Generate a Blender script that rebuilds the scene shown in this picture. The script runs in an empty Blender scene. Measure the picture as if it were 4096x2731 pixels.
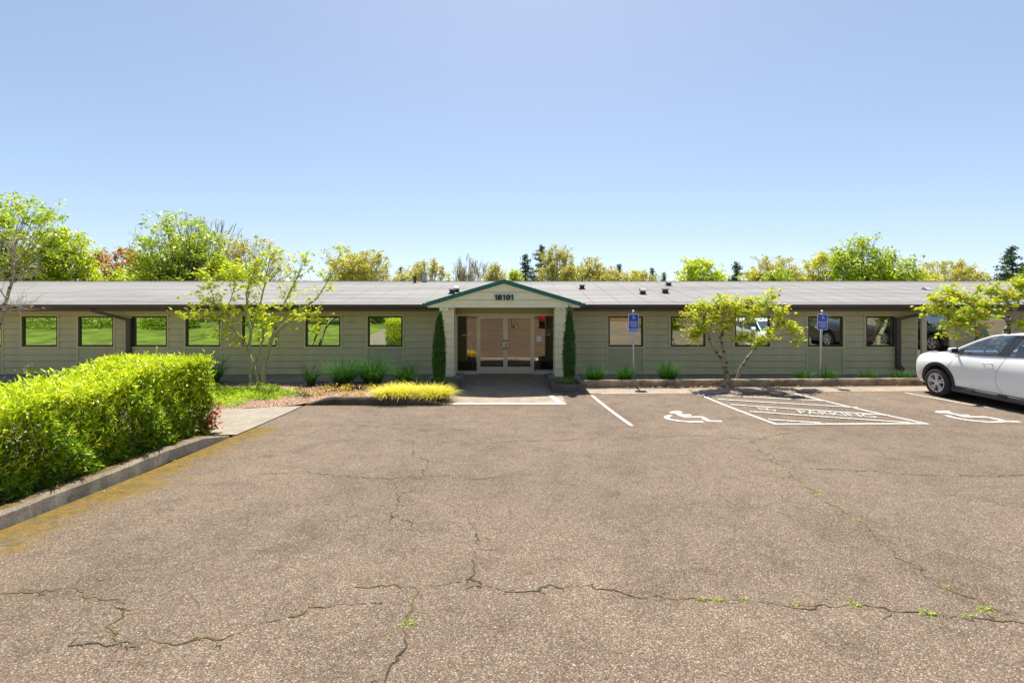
import bpy, bmesh, math, random
import numpy as np
from mathutils import Vector, Matrix
from mathutils.bvhtree import BVHTree
R = math.radians
random.seed(7); rs = np.random.RandomState(11)
scene = bpy.context.scene
COL = scene.collection

# ------------------------------------------------------------------ camera, sky, sun, exposure
H = 2.54                      # eye height above the entrance slab
F = 1934.0                    # focal length in pixels of the 4096 px wide photograph (17 mm lens)
cd = bpy.data.cameras.new('camera'); cam = bpy.data.objects.new('camera', cd); COL.objects.link(cam)
cam.location = (0, 0, H); cam.rotation_euler = (R(90), 0, 0)
cd.lens = 17.0; cd.sensor_width = 36; cd.shift_y = -0.0387; cd.clip_start = 0.05; cd.clip_end = 2000
scene.camera = cam
SUN_EL, SUN_AZ = 61.0, 3.0
w = bpy.data.worlds.new('World'); scene.world = w; w.use_nodes = True
nt = w.node_tree; nt.nodes.clear()
wo = nt.nodes.new('ShaderNodeOutputWorld'); wb = nt.nodes.new('ShaderNodeBackground'); sk = nt.nodes.new('ShaderNodeTexSky')
sk.sky_type = 'NISHITA'; sk.sun_disc = False; sk.sun_elevation = R(SUN_EL); sk.sun_rotation = R(SUN_AZ)
sk.altitude = 50; sk.air_density = 0.7; sk.dust_density = 0.6; sk.ozone_density = 4.2
wb.inputs['Strength'].default_value = 0.122
gam = nt.nodes.new('ShaderNodeGamma'); gam.inputs[1].default_value = 0.65
nt.links.new(sk.outputs[0], gam.inputs[0]); nt.links.new(gam.outputs[0], wb.inputs[0]); nt.links.new(wb.outputs[0], wo.inputs[0])
sd = bpy.data.lights.new('sun', 'SUN'); sun = bpy.data.objects.new('sun', sd); COL.objects.link(sun)
sd.energy = 3.9; sd.angle = R(0.5); sd.color = (1.0, 0.95, 0.86)
tow = Vector((math.sin(R(SUN_AZ))*math.cos(R(SUN_EL)), math.cos(R(SUN_AZ))*math.cos(R(SUN_EL)), math.sin(R(SUN_EL))))
sun.rotation_euler = tow.to_track_quat('Z', 'Y').to_euler(); sun.location = (0, 10, 30)
scene.view_settings.view_transform = 'Standard'; scene.view_settings.look = 'None'
scene.view_settings.exposure = 1.38; scene.view_settings.gamma = 1
scene.render.engine = 'CYCLES'
scene.cycles.max_bounces = 8; scene.cycles.transparent_max_bounces = 12

# ------------------------------------------------------------------ helpers
def tag(o, label=None, cat=None, group=None, kind=None):
    if label: o['label'] = label
    if cat: o['category'] = cat
    if group: o['group'] = group
    if kind: o['kind'] = kind
    return o
def empty(name, loc=(0,0,0), rz=0):
    o = bpy.data.objects.new(name, None); COL.objects.link(o); o.location = loc; o.rotation_euler = (0,0,rz)
    o.empty_display_size = 0.2
    return o
def link_mesh(name, me, parent=None, loc=None):
    o = bpy.data.objects.new(name, me); COL.objects.link(o)
    if parent is not None: o.parent = parent
    if loc is not None: o.location = loc
    return o
def copy_tree(o, parent=None):
    c = o.copy(); COL.objects.link(c)
    if parent is not None: c.parent = parent
    for ch in list(o.children): copy_tree(ch, c)
    return c
class MB:
    def __init__(s): s.v=[]; s.f=[]; s.m=[]; s.o=(0,0,0)
    def add(s, vs, fs, m=0):
        b=len(s.v); s.v += [tuple(v) for v in vs]
        for f in fs: s.f.append([b+i for i in f]); s.m.append(m)
    def quad(s,a,b,c,d,m=0): s.add([a,b,c,d],[(0,1,2,3)],m)
    def poly(s,vs,m=0): s.add(vs,[tuple(range(len(vs)))],m)
    def box(s,x0,x1,y0,y1,z0,z1,m=0):
        v=[(x0,y0,z0),(x1,y0,z0),(x1,y1,z0),(x0,y1,z0),(x0,y0,z1),(x1,y0,z1),(x1,y1,z1),(x0,y1,z1)]
        s.add(v,[(0,3,2,1),(4,5,6,7),(0,1,5,4),(1,2,6,5),(2,3,7,6),(3,0,4,7)],m)
    def prism(s, pts, axis, a, b, m=0):
        # pts: 2-D outline in the two other axes; extruded from a to b
        def mk(p,t):
            return {'x':(t,p[0],p[1]),'y':(p[0],t,p[1]),'z':(p[0],p[1],t)}[axis]
        n=len(pts); v=[mk(p,a) for p in pts]+[mk(p,b) for p in pts]
        f=[tuple(range(n)), tuple(range(2*n-1,n-1,-1))]+[(i,i+n,(i+1)%n+n,(i+1)%n) for i in range(n)]
        s.add(v,f,m)
    def tube(s, pts, rad, n=8, m=0, cap=True):
        pts=[Vector(p) for p in pts]
        if not hasattr(rad,'__len__'): rad=[rad]*len(pts)
        rings=[]; prev=None
        for i,p in enumerate(pts):
            t=(pts[min(i+1,len(pts)-1)]-pts[max(i-1,0)])
            if t.length<1e-9: t=Vector((0,0,1))
            t.normalize()
            if prev is None:
                a=Vector((0,0,1)) if abs(t.z)<.9 else Vector((1,0,0))
                u=t.cross(a).normalized()
            else:
                u=(prev-t*prev.dot(t))
                u = u.normalized() if u.length>1e-6 else t.orthogonal().normalized()
            prev=u; vv=t.cross(u)
            rings.append([p+(u*math.cos(2*math.pi*k/n)+vv*math.sin(2*math.pi*k/n))*rad[i] for k in range(n)])
        v=[q for r in rings for q in r]; f=[]
        for i in range(len(pts)-1):
            for k in range(n):
                f.append((i*n+k, i*n+(k+1)%n, (i+1)*n+(k+1)%n, (i+1)*n+k))
        if cap: f.append(tuple(range(n-1,-1,-1))); f.append(tuple((len(pts)-1)*n+k for k in range(n)))
        s.add(v,f,m)
    def build(s, name, mats, parent=None, smooth=False, bevel=0, loc=None):
        me=bpy.data.meshes.new(name); me.from_pydata(s.v,[],s.f)
        if not isinstance(mats,(list,tuple)): mats=[mats]
        for m in mats: me.materials.append(m)
        if len(mats)>1: me.polygons.foreach_set('material_index', s.m)
        bm=bmesh.new(); bm.from_mesh(me); bmesh.ops.recalc_face_normals(bm, faces=bm.faces)
        bm.to_mesh(me); bm.free()
        if smooth: me.polygons.foreach_set('use_smooth',[True]*len(me.polygons))
        me.update()
        o=link_mesh(name, me, parent, loc)
        if bevel:
            b=o.modifiers.new('bevel','BEVEL'); b.width=bevel; b.segments=2; b.limit_method='ANGLE'; b.angle_limit=R(40)
        return o
def np_mesh(name, V, k, mats, parent=None, midx=None, smooth=False, loc=None):
    """V: (N,k,3) polygons of k corners each."""
    V=np.asarray(V,dtype=np.float32); N=V.shape[0]
    me=bpy.data.meshes.new(name)
    me.vertices.add(N*k); me.vertices.foreach_set('co', V.reshape(-1))
    me.loops.add(N*k); me.loops.foreach_set('vertex_index', np.arange(N*k,dtype=np.int32))
    me.polygons.add(N); me.polygons.foreach_set('loop_start', np.arange(0,N*k,k,dtype=np.int32))
    if not isinstance(mats,(list,tuple)): mats=[mats]
    for m in mats: me.materials.append(m)
    if midx is not None: me.polygons.foreach_set('material_index', np.asarray(midx,dtype=np.int32))
    me.update(calc_edges=True); me.validate()
    return link_mesh(name, me, parent, loc)
def P(px, py, y):      # point at depth y seen at photo pixel (px, py)
    return Vector(((px-2048)*y/F, y, H-(py-1207)*y/F))
def zlot(x, y):        # the car park rises gently away from the building and to the right
    a = 0.55*((12-y)/12)**1.5 if y < 12 else 0.0
    return a + 0.0075*max(0.0, min(x, 14)-0.5)
def G(px, py, dz=0.0): # car-park point under photo pixel
    lo, hi = 1.5, 40.0
    for _ in range(50):
        y=(lo+hi)/2; x=(px-2048)*y/F
        if (py-1207)*y/F < H-zlot(x,y)-dz: lo=y
        else: hi=y
    x=(px-2048)*y/F
    return Vector((x,y,zlot(x,y)+dz))

# ------------------------------------------------------------------ materials
def new_mat(name):
    m=bpy.data.materials.new(name); m.use_nodes=True
    n=m.node_tree.nodes; b=n['Principled BSDF']; return m, m.node_tree, b
def mat(name, col, rough=.7, metal=0, var=.12, scale=6, bump=0, bscale=40, spec=.5, coat=0, stretch=None):
    m,t,b=new_mat(name); n=t.nodes; l=t.links
    b.inputs['Roughness'].default_value=rough; b.inputs['Metallic'].default_value=metal
    b.inputs['Specular IOR Level'].default_value=spec
    if coat: b.inputs['Coat Weight'].default_value=coat; b.inputs['Coat Roughness'].default_value=.03
    tc=n.new('ShaderNodeTexCoord'); mp=n.new('ShaderNodeMapping'); l.new(tc.outputs['Object'],mp.inputs[0])
    if stretch: mp.inputs['Scale'].default_value=stretch
    nz=n.new('ShaderNodeTexNoise'); nz.inputs['Scale'].default_value=scale; nz.inputs['Detail'].default_value=6; nz.inputs['Roughness'].default_value=.65
    l.new(mp.outputs[0],nz.inputs['Vector'])
    cr=n.new('ShaderNodeValToRGB'); e=cr.color_ramp.elements
    e[0].position=.3; e[1].position=.72
    e[0].color=tuple(c*(1-var) for c in col)+(1,); e[1].color=tuple(min(1,c*(1+var)) for c in col)+(1,)
    l.new(nz.outputs['Fac'],cr.inputs[0]); l.new(cr.outputs[0],b.inputs['Base Color'])
    if bump:
        n2=n.new('ShaderNodeTexNoise'); n2.inputs['Scale'].default_value=bscale; n2.inputs['Detail'].default_value=4
        l.new(mp.outputs[0],n2.inputs['Vector'])
        bp=n.new('ShaderNodeBump'); bp.inputs['Strength'].default_value=bump; bp.inputs['Distance'].default_value=.02
        l.new(n2.outputs['Fac'],bp.inputs['Height']); l.new(bp.outputs[0],b.inputs['Normal'])
    return m
def leaf_mat(name, cols, trans=.45, rough=.5, spec=.35):
    m=bpy.data.materials.new(name); m.use_nodes=True; t=m.node_tree; n=t.nodes; l=t.links; n.clear()
    out=n.new('ShaderNodeOutputMaterial'); pr=n.new('ShaderNodeBsdfPrincipled'); tr=n.new('ShaderNodeBsdfTranslucent'); mx=n.new('ShaderNodeMixShader')
    geo=n.new('ShaderNodeNewGeometry'); cr=n.new('ShaderNodeValToRGB')
    el=cr.color_ramp.elements
    while len(el)<len(cols): el.new(.5)
    for i,c in enumerate(cols): el[i].position=i/(len(cols)-1); el[i].color=tuple(c)+(1,)
    l.new(geo.outputs['Random Per Island'],cr.inputs[0])
    pr.inputs['Roughness'].default_value=rough; pr.inputs['Specular IOR Level'].default_value=spec
    l.new(cr.outputs[0],pr.inputs['Base Color'])
    mu=n.new('ShaderNodeMixRGB'); mu.blend_type='MULTIPLY'; mu.inputs[0].default_value=1; mu.inputs[2].default_value=(1.25,1.3,.55,1)
    l.new(cr.outputs[0],mu.inputs[1]); l.new(mu.outputs[0],tr.inputs[0])
    n.remove(mx); mx=n.new('ShaderNodeAddShader'); mu.inputs[2].default_value=(.86*trans,.95*trans,.45*trans,1)
    l.new(pr.outputs[0],mx.inputs[0]); l.new(tr.outputs[0],mx.inputs[1]); l.new(mx.outputs[0],out.inputs[0])
    if trans<.02: l.new(pr.outputs[0],out.inputs[0])
    return m
def glass_mat(name, tint=(.55,.6,.6), refl=.35, rcol=(.95,.97,.95)):
    m=bpy.data.materials.new(name); m.use_nodes=True; t=m.node_tree; n=t.nodes; l=t.links; n.clear()
    out=n.new('ShaderNodeOutputMaterial'); g=n.new('ShaderNodeBsdfGlossy'); tr=n.new('ShaderNodeBsdfTransparent'); mx=n.new('ShaderNodeMixShader')
    g.inputs['Roughness'].default_value=.0; g.inputs['Color'].default_value=rcol+(1,); tr.inputs['Color'].default_value=tint+(1,)
    fr=n.new('ShaderNodeLayerWeight'); fr.inputs[0].default_value=.25
    mr=n.new('ShaderNodeMapRange'); mr.inputs['To Min'].default_value=refl; mr.inputs['To Max'].default_value=1
    l.new(fr.outputs['Fresnel'],mr.inputs[0]); l.new(mr.outputs[0],mx.inputs[0])
    l.new(tr.outputs[0],mx.inputs[1]); l.new(g.outputs[0],mx.inputs[2]); l.new(mx.outputs[0],out.inputs[0])
    # very slight waviness of old window glass
    tc=n.new('ShaderNodeTexCoord'); nz=n.new('ShaderNodeTexNoise'); nz.inputs['Scale'].default_value=1.3; nz.inputs['Detail'].default_value=0
    bp=n.new('ShaderNodeBump'); bp.inputs['Strength'].default_value=.03; bp.inputs['Distance'].default_value=.05
    l.new(tc.outputs['Object'],nz.inputs['Vector']); l.new(nz.outputs['Fac'],bp.inputs['Height']); l.new(bp.outputs[0],g.inputs['Normal'])
    return m

def asphalt_mat():
    m,t,b=new_mat('asphalt'); n=t.nodes; l=t.links
    def N(k): return n.new(k)
    def math_(op,a,bb=None,clamp=False):
        x=N('ShaderNodeMath'); x.operation=op; x.use_clamp=clamp
        for i,vv in enumerate((a,bb)):
            if vv is None: continue
            if isinstance(vv,(int,float)): x.inputs[i].default_value=vv
            else: l.new(vv,x.inputs[i])
        return x.outputs[0]
    def mix(fac,a,c,mode='MIX'):
        x=N('ShaderNodeMixRGB'); x.blend_type=mode
        for i,vv in enumerate((fac,a,c)):
            if isinstance(vv,(int,float)): x.inputs[i].default_value=vv
            elif isinstance(vv,tuple): x.inputs[i].default_value=vv+(1,)
            else: l.new(vv,x.inputs[i])
        return x.outputs[0]
    def ramp(fac,stops):
        x=N('ShaderNodeValToRGB'); e=x.color_ramp.elements
        while len(e)<len(stops): e.new(.5)
        for i,(p,c) in enumerate(stops): e[i].position=p; e[i].color=tuple(c)+(1,)
        l.new(fac,x.inputs[0]); return x.outputs[0]
    tc=N('ShaderNodeTexCoord'); co=tc.outputs['Object']
    def noise(sc,det=5,ro=.6):
        x=N('ShaderNodeTexNoise'); x.inputs['Scale'].default_value=sc; x.inputs['Detail'].default_value=det; x.inputs['Roughness'].default_value=ro; l.new(co,x.inputs['Vector']); return x.outputs['Fac']
    vo=N('ShaderNodeTexVoronoi'); vo.inputs['Scale'].default_value=115; l.new(co,vo.inputs['Vector'])
    vs=N('ShaderNodeSeparateColor'); l.new(vo.outputs['Color'],vs.inputs[0])
    stones=ramp(vs.outputs[0],[(0,(.108,.082,.060)),(.35,(.155,.120,.088)),(.65,(.203,.162,.121)),(.92,(.27,.223,.172)),(1,(.45,.385,.31))])
    rust=ramp(vs.outputs[1],[(0,(1.12,.93,.8)),(.5,(1,1,1)),(1,(.95,1.0,1.06))])
    c=mix(1,stones,rust,'MULTIPLY')
    gap=ramp(vo.outputs['Distance'],[(.3,(1,1,1)),(.75,(.5,.48,.46))])
    c=mix(1,c,gap,'MULTIPLY')
    big=ramp(noise(.35,4),[(.3,(.82,.80,.79)),(.7,(1.15,1.13,1.12))])
    c=mix(1,c,big,'MULTIPLY')
    med=ramp(noise(2.2,9,.78),[(.32,(.70,.68,.66)),(.5,(1,1,1)),(.7,(1.17,1.17,1.17))])
    c=mix(1,c,med,'MULTIPLY')
    sp=ramp(noise(1.1,5,.72),[(.60,(1,1,1)),(.72,(.72,.70,.69))])
    c=mix(1,c,sp,'MULTIPLY')
    # fine alligator cracking in patches
    dv=N('ShaderNodeMixRGB'); dv.inputs[0].default_value=.12; nn=N('ShaderNodeTexNoise'); nn.inputs['Scale'].default_value=3; l.new(co,nn.inputs['Vector']); l.new(co,dv.inputs[1]); l.new(nn.outputs['Color'],dv.inputs[2])
    vc=N('ShaderNodeTexVoronoi'); vc.feature='DISTANCE_TO_EDGE'; vc.inputs['Scale'].default_value=1.5; l.new(dv.outputs[0],vc.inputs['Vector'])
    cm=ramp(vc.outputs['Distance'],[(.0,(1,1,1)),(.010,(0,0,0))])
    patch=ramp(noise(.55,3),[(.50,(0,0,0)),(.62,(1,1,1))])
    f=math_('MULTIPLY',cm,patch); f=math_('MULTIPLY',f,.75)
    c=mix(f,c,(.045,.034,.026))
    # moss growing out from the left kerb and along the front of the planting-bed kerb
    sx=N('ShaderNodeSeparateXYZ'); l.new(co,sx.inputs[0])
    mn=noise(2.2,6,.7); mf=noise(14,5,.7)
    dx=math_('ADD',sx.outputs[0],5.22)                      # metres from the kerb
    w1=math_('SUBTRACT',math_('MULTIPLY',mn,1.5),math_('MULTIPLY',dx,.95))
    w1=math_('ADD',w1,math_('MULTIPLY',math_('SUBTRACT',mf,.5),1.6)); w1=math_('ADD',w1,math_('MULTIPLY',math_('SUBTRACT',noise(55,4,.8),.5),1.4))
    w1=math_('SUBTRACT',w1,.06)
    ym=math_('LESS_THAN',sx.outputs[1],9.6)
    a1=math_('MULTIPLY',math_('MULTIPLY',w1,2.6,True),ym,True)
    dy=math_('SUBTRACT',11.97,sx.outputs[1])
    w2=math_('SUBTRACT',math_('MULTIPLY',mn,1.1),math_('MULTIPLY',dy,1.4))
    w2=math_('ADD',w2,math_('MULTIPLY',math_('SUBTRACT',mf,.5),.8)); w2=math_('SUBTRACT',w2,.15)
    xm=math_('LESS_THAN',sx.outputs[0],-1.9)
    a2=math_('MULTIPLY',math_('MULTIPLY',w2,1.6,True),xm,True)
    moss=math_('MAXIMUM',a1,a2)
    mc=ramp(noise(9,6,.75),[(.25,(.035,.038,.003)),(.43,(.095,.08,.005)),(.58,(.20,.10,.006)),(.75,(.11,.12,.008))])
    c=mix(math_('MULTIPLY',moss,.88),c,mc)
    l.new(c,b.inputs['Base Color']); b.inputs['Roughness'].default_value=.92; b.inputs['Specular IOR Level'].default_value=.25
    bp=N('ShaderNodeBump'); bp.inputs['Strength'].default_value=.75; bp.inputs['Distance'].default_value=.006
    inv=math_('SUBTRACT',1.0,vo.outputs['Distance']); l.new(inv,bp.inputs['Height']); l.new(bp.outputs[0],b.inputs['Normal'])
    return m

def concrete_mat(name, col, dirt=(.05,.045,.035), amt=.5, moss=0, agg=0, bands=False):
    m,t,b=new_mat(name); n=t.nodes; l=t.links
    tc=n.new('ShaderNodeTexCoord'); co=tc.outputs['Object']
    def noise(sc,det=6,ro=.65,v=co):
        x=n.new('ShaderNodeTexNoise'); x.inputs['Scale'].default_value=sc; x.inputs['Detail'].default_value=det; x.inputs['Roughness'].default_value=ro; l.new(v,x.inputs['Vector']); return x.outputs['Fac']
    def ramp(fac,stops):
        x=n.new('ShaderNodeValToRGB'); e=x.color_ramp.elements
        while len(e)<len(stops): e.new(.5)
        for i,(p,c) in enumerate(stops): e[i].position=p; e[i].color=tuple(c)+(1,)
        l.new(fac,x.inputs[0]); return x.outputs[0]
    def mix(fac,a,c,mode='MIX'):
        x=n.new('ShaderNodeMixRGB'); x.blend_type=mode
        for i,vv in enumerate((fac,a,c)):
            if isinstance(vv,(int,float)): x.inputs[i].default_value=vv
            elif isinstance(vv,tuple): x.inputs[i].default_value=vv+(1,)
            else: l.new(vv,x.inputs[i])
        return x.outputs[0]
    base=ramp(noise(45,4,.8),[(.3,tuple(c*.72 for c in col)),(.7,tuple(min(1,c*1.22) for c in col))])
    st=ramp(noise(2.6,7,.78),[(.36,(1,1,1)),(.62,(0,0,0))])
    c=mix(mix(1,st,(amt,amt,amt),'MULTIPLY'),base,dirt)
    if moss:
        ge=n.new('ShaderNodeNewGeometry'); sp=n.new('ShaderNodeSeparateXYZ'); l.new(ge.outputs['Normal'],sp.inputs[0])
        up=ramp(sp.outputs[2],[(.55,(0,0,0)),(.9,(1,1,1))])
        mm=ramp(noise(7,7,.8),[(.36,(0,0,0)),(.50,(moss,moss,moss))])
        mc=ramp(noise(11,5),[(.35,(.06,.042,.012)),(.65,(.15,.09,.015))])
        c=mix(mix(1,up,mm,'MULTIPLY'),c,mc)
    if agg:
        vo=n.new('ShaderNodeTexVoronoi'); vo.inputs['Scale'].default_value=95; l.new(co,vo.inputs['Vector'])
        s2=n.new('ShaderNodeSeparateColor'); l.new(vo.outputs['Color'],s2.inputs[0])
        c=mix(agg,c,ramp(s2.outputs[0],[(0,(.7,.7,.7)),(1,(1.3,1.3,1.3))]),'MULTIPLY')
    l.new(c,b.inputs['Base Color']); b.inputs['Roughness'].default_value=.88; b.inputs['Specular IOR Level'].default_value=.3
    bp=n.new('ShaderNodeBump'); bp.inputs['Strength'].default_value=.5; bp.inputs['Distance'].default_value=.01
    l.new(noise(60,4,.8),bp.inputs['Height']); l.new(bp.outputs[0],b.inputs['Normal'])
    return m

M={}
M['asphalt']=asphalt_mat()
def crack_mat(name,thr):
    m,t,b=new_mat(name); n=t.nodes; l=t.links
    tc=n.new('ShaderNodeTexCoord'); nz=n.new('ShaderNodeTexNoise'); nz.inputs['Scale'].default_value=7; nz.inputs['Detail'].default_value=8; nz.inputs['Roughness'].default_value=.85
    l.new(tc.outputs['Object'],nz.inputs['Vector']); cr=n.new('ShaderNodeValToRGB'); e=cr.color_ramp.elements; e.new(.5); e.new(.5)
    for i,(p,c) in enumerate([(thr-.12,(.022,.016,.010)),(thr,(.05,.036,.016)),(thr+.06,(.12,.085,.014)),(thr+.16,(.13,.11,.03))]): e[i].position=p; e[i].color=c+(1,)
    l.new(nz.outputs['Fac'],cr.inputs[0]); l.new(cr.outputs[0],b.inputs['Base Color']); b.inputs['Roughness'].default_value=.95
    return m
M['crack']=crack_mat('crack_fill',.56)
M['crackmoss']=crack_mat('crack_moss',.47)
M['conc']=concrete_mat('pale_concrete',(.29,.255,.20),dirt=(.16,.135,.10),amt=.6,agg=.8)
M['slab']=concrete_mat('entry_concrete',(.33,.255,.19),dirt=(.10,.085,.07),amt=.55)
M['walk']=concrete_mat('walk_concrete',(.24,.225,.205),dirt=(.12,.11,.1),amt=.4)
M['kerb']=concrete_mat('kerb_concrete',(.36,.305,.235),dirt=(.085,.062,.036),amt=.7,moss=1,agg=.5)
M['kerbr']=concrete_mat('stained_kerb_concrete',(.44,.33,.21),dirt=(.035,.026,.018),amt=.85,moss=.3)
M['kerbd']=concrete_mat('dark_kerb_concrete',(.13,.10,.075),dirt=(.03,.024,.018),amt=.8,moss=.5)
M['planter']=concrete_mat('planter_concrete',(.16,.14,.115),dirt=(.04,.034,.026),amt=.75)
M['grassland']=mat('lawn',(.13,.19,.014),.95,var=.6,scale=.9,bump=.5,bscale=60)
M['soil']=mat('soil',(.05,.034,.022),.95,var=.4,scale=12,bump=.6)
M['paint']=None
M['white']=mat('road_paint',(.74,.73,.70),.75,var=.12,scale=18)
def worn_paint():
    m,t,b=new_mat('worn_road_paint'); n=t.nodes; l=t.links
    tc=n.new('ShaderNodeTexCoord'); nz=n.new('ShaderNodeTexNoise'); nz.inputs['Scale'].default_value=28; nz.inputs['Detail'].default_value=8; nz.inputs['Roughness'].default_value=.8
    l.new(tc.outputs['Object'],nz.inputs['Vector'])
    cr=n.new('ShaderNodeValToRGB'); e=cr.color_ramp.elements; e[0].position=.43; e[0].color=(.22,.18,.14,1); e[1].position=.50; e[1].color=(.56,.55,.51,1)
    l.new(nz.outputs['Fac'],cr.inputs[0]); l.new(cr.outputs[0],b.inputs['Base Color']); b.inputs['Roughness'].default_value=.8
    return m
M['paint']=worn_paint()
M['wall']=mat('olive_siding',(.50,.455,.275),.75,var=.09,scale=1.6,bump=.08,bscale=120,stretch=(1.6,1,.35))
M['trim']=mat('olive_trim',(.56,.50,.29),.7,var=.05)
M['panel']=mat('olive_panel',(.44,.41,.25),.8,var=.05,bump=.1,bscale=150)
M['cream']=mat('cream_siding',(.78,.73,.50),.7,var=.06,scale=3)
M['green']=mat('green_metal',(.005,.13,.105),.45,var=.08)
M['brown']=mat('brown_gutter',(.075,.055,.048),.5,var=.12)
M['roof']=None
def roof_mat():
    m,t,b=new_mat('roof_membrane'); n=t.nodes; l=t.links
    tc=n.new('ShaderNodeTexCoord'); mp=n.new('ShaderNodeMapping'); mp.inputs['Rotation'].default_value=(0,0,R(58)); mp.inputs['Scale'].default_value=(.12,1.6,1); l.new(tc.outputs['Object'],mp.inputs[0])
    nz=n.new('ShaderNodeTexNoise'); nz.inputs['Scale'].default_value=1.5; nz.inputs['Detail'].default_value=7; nz.inputs['Roughness'].default_value=.7; l.new(mp.outputs[0],nz.inputs['Vector'])
    cr=n.new('ShaderNodeValToRGB'); e=cr.color_ramp.elements; e[0].position=.3; e[0].color=(.125,.12,.115,1); e[1].position=.7; e[1].color=(.25,.242,.233,1)
    l.new(nz.outputs['Fac'],cr.inputs[0])
    n2=n.new('ShaderNodeTexNoise'); n2.inputs['Scale'].default_value=35; n2.inputs['Detail'].default_value=3; l.new(tc.outputs['Object'],n2.inputs['Vector'])
    mr=n.new('ShaderNodeMapRange'); mr.inputs['To Min'].default_value=.85; mr.inputs['To Max'].default_value=1.15; l.new(n2.outputs['Fac'],mr.inputs[0])
    mx=n.new('ShaderNodeMixRGB'); mx.blend_type='MULTIPLY'; mx.inputs[0].default_value=1; l.new(cr.outputs[0],mx.inputs[1]); l.new(mr.outputs[0],mx.inputs[2])
    l.new(mx.outputs[0],b.inputs['Base Color']); b.inputs['Roughness'].default_value=.9
    return m
M['roof']=roof_mat()
M['seam']=mat('roof_seam',(.085,.08,.075),.9)
M['blackframe']=mat('window_frame_black',(.012,.018,.017),.4,var=.1)
M['alu']=mat('bronze_aluminium',(.62,.55,.41),.35,metal=.35,var=.05)
M['glass']=glass_mat('window_glass',(.42,.45,.42),.55,(.92,1,.86))
M['doorglass']=glass_mat('entrance_glass',(.60,.55,.48),.30,(.78,.69,.56))
M['carglass']=glass_mat('car_glass',(.62,.70,.76),.14)
M['black']=mat('black_plastic',(.015,.015,.017),.45,var=.1)
M['cladding']=mat('car_cladding',(.03,.033,.042),.5,var=.1)
M['interior']=mat('interior_wall',(.30,.22,.14),.9,var=.05)
M['interior_dark']=mat('interior_carpet',(.05,.04,.03),.95)
M['blind']=mat('blind_fabric',(.52,.52,.46),.8,var=.05)
M['digits']=mat('number_navy',(.010,.016,.035),.5)
M['lettering']=mat('vinyl_lettering',(.78,.76,.66),.6)
M['signblue']=mat('sign_blue',(.006,.05,.42),.4,var=.04)
M['signwhite']=mat('sign_white',(.82,.83,.85),.45,var=.02)
M['galv']=mat('galvanised_steel',(.50,.49,.46),.45,metal=.5,var=.2,scale=20)
M['ventgrey']=mat('vent_metal',(.42,.42,.43),.5,metal=.3,var=.25,scale=15)
M['vdark']=mat('vent_dark',(.035,.03,.028),.7)
M['bark']=mat('maple_bark',(.30,.26,.19),.85,var=.35,scale=14,bump=.6,bscale=40,stretch=(1,1,.5))
M['barkg']=mat('green_maple_bark',(.30,.30,.15),.75,var=.25,scale=9,bump=.4,bscale=30)
M['barkd']=mat('dark_bark',(.075,.062,.045),.95,var=.35,scale=10,bump=.5)
M['barkpale']=mat('pale_bark',(.30,.26,.21),.9,var=.3,scale=10)
M['mossb']=mat('trunk_moss',(.10,.10,.02),.95,var=.4,scale=30,bump=1,bscale=80)
M['mulch']=mat('bark_mulch',(.30,.19,.125),.95,var=.5,scale=28,bump=1,bscale=45)
M['wood']=mat('brown_timber',(.20,.10,.05),.85,var=.3,scale=6,stretch=(1,1,8))
M['carpaint']=mat('pearl_white_paint',(.93,.93,.92),.18,var=.01,coat=1)
M['redpaint']=mat('red_paint',(.5,.01,.012),.22,var=.01,coat=1)
M['tyre']=mat('tyre_rubber',(.022,.021,.021),.8,var=.1)
M['rim']=mat('alloy_rim',(.72,.71,.70),.35,metal=.3,var=.04)
M['chrome']=mat('chrome',(.75,.76,.78),.12,metal=1,var=.02)
M['amber']=mat('amber_lens',(.75,.16,.01),.2)
M['gloss']=mat('gloss_black',(.02,.03,.045),.08,var=.02)
M['redlens']=mat('red_lens',(.45,.01,.01),.2)
M['lens']=mat('clear_lens',(.5,.53,.56),.08,metal=.6)
M['seat']=mat('seat_fabric',(.05,.05,.055),.9)
M['trousers']=mat('khaki_cotton',(.42,.27,.15),.9)
M['shirt']=mat('grey_shirt',(.12,.13,.15),.9)
M['skin']=mat('skin',(.48,.30,.22),.6)
M['shoe']=mat('white_shoe',(.7,.72,.75),.6)
M['hair']=mat('brown_hair',(.06,.04,.025),.8)
# foliage
M['l_green']=leaf_mat('leaf_spring_green',[(.24,.30,.014),(.38,.42,.02),(.54,.53,.04)],.56)
M['l_green2']=leaf_mat('leaf_mid_green',[(.16,.22,.012),(.28,.34,.018),(.46,.46,.035)],.58)
M['l_gold']=leaf_mat('leaf_golden',[(.28,.245,.03),(.40,.34,.05),(.50,.44,.10)],.5)
M['l_yg']=leaf_mat('leaf_yellow_green',[(.30,.29,.015),(.45,.41,.02),(.55,.48,.04)],.5)
M['l_rust']=leaf_mat('leaf_rust',[(.30,.12,.03),(.42,.19,.05),(.40,.30,.04)],.45)
M['l_con']=leaf_mat('leaf_conifer',[(.03,.065,.04),(.05,.10,.055),(.09,.14,.06)],.25)
M['l_maple']=leaf_mat('leaf_maple',[(.22,.32,.012),(.38,.44,.02),(.50,.50,.03),(.40,.33,.04)],.55,rough=.7,spec=.12)
M['l_maplered']=leaf_mat('leaf_maple_red_tint',[(.18,.28,.015),(.33,.41,.02),(.46,.45,.04),(.50,.31,.07)],.6,rough=.7,spec=.12)
M['l_redmaple']=leaf_mat('leaf_red_maple',[(.10,.012,.012),(.26,.04,.012),(.45,.12,.02),(.20,.02,.02)],.45)
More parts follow.
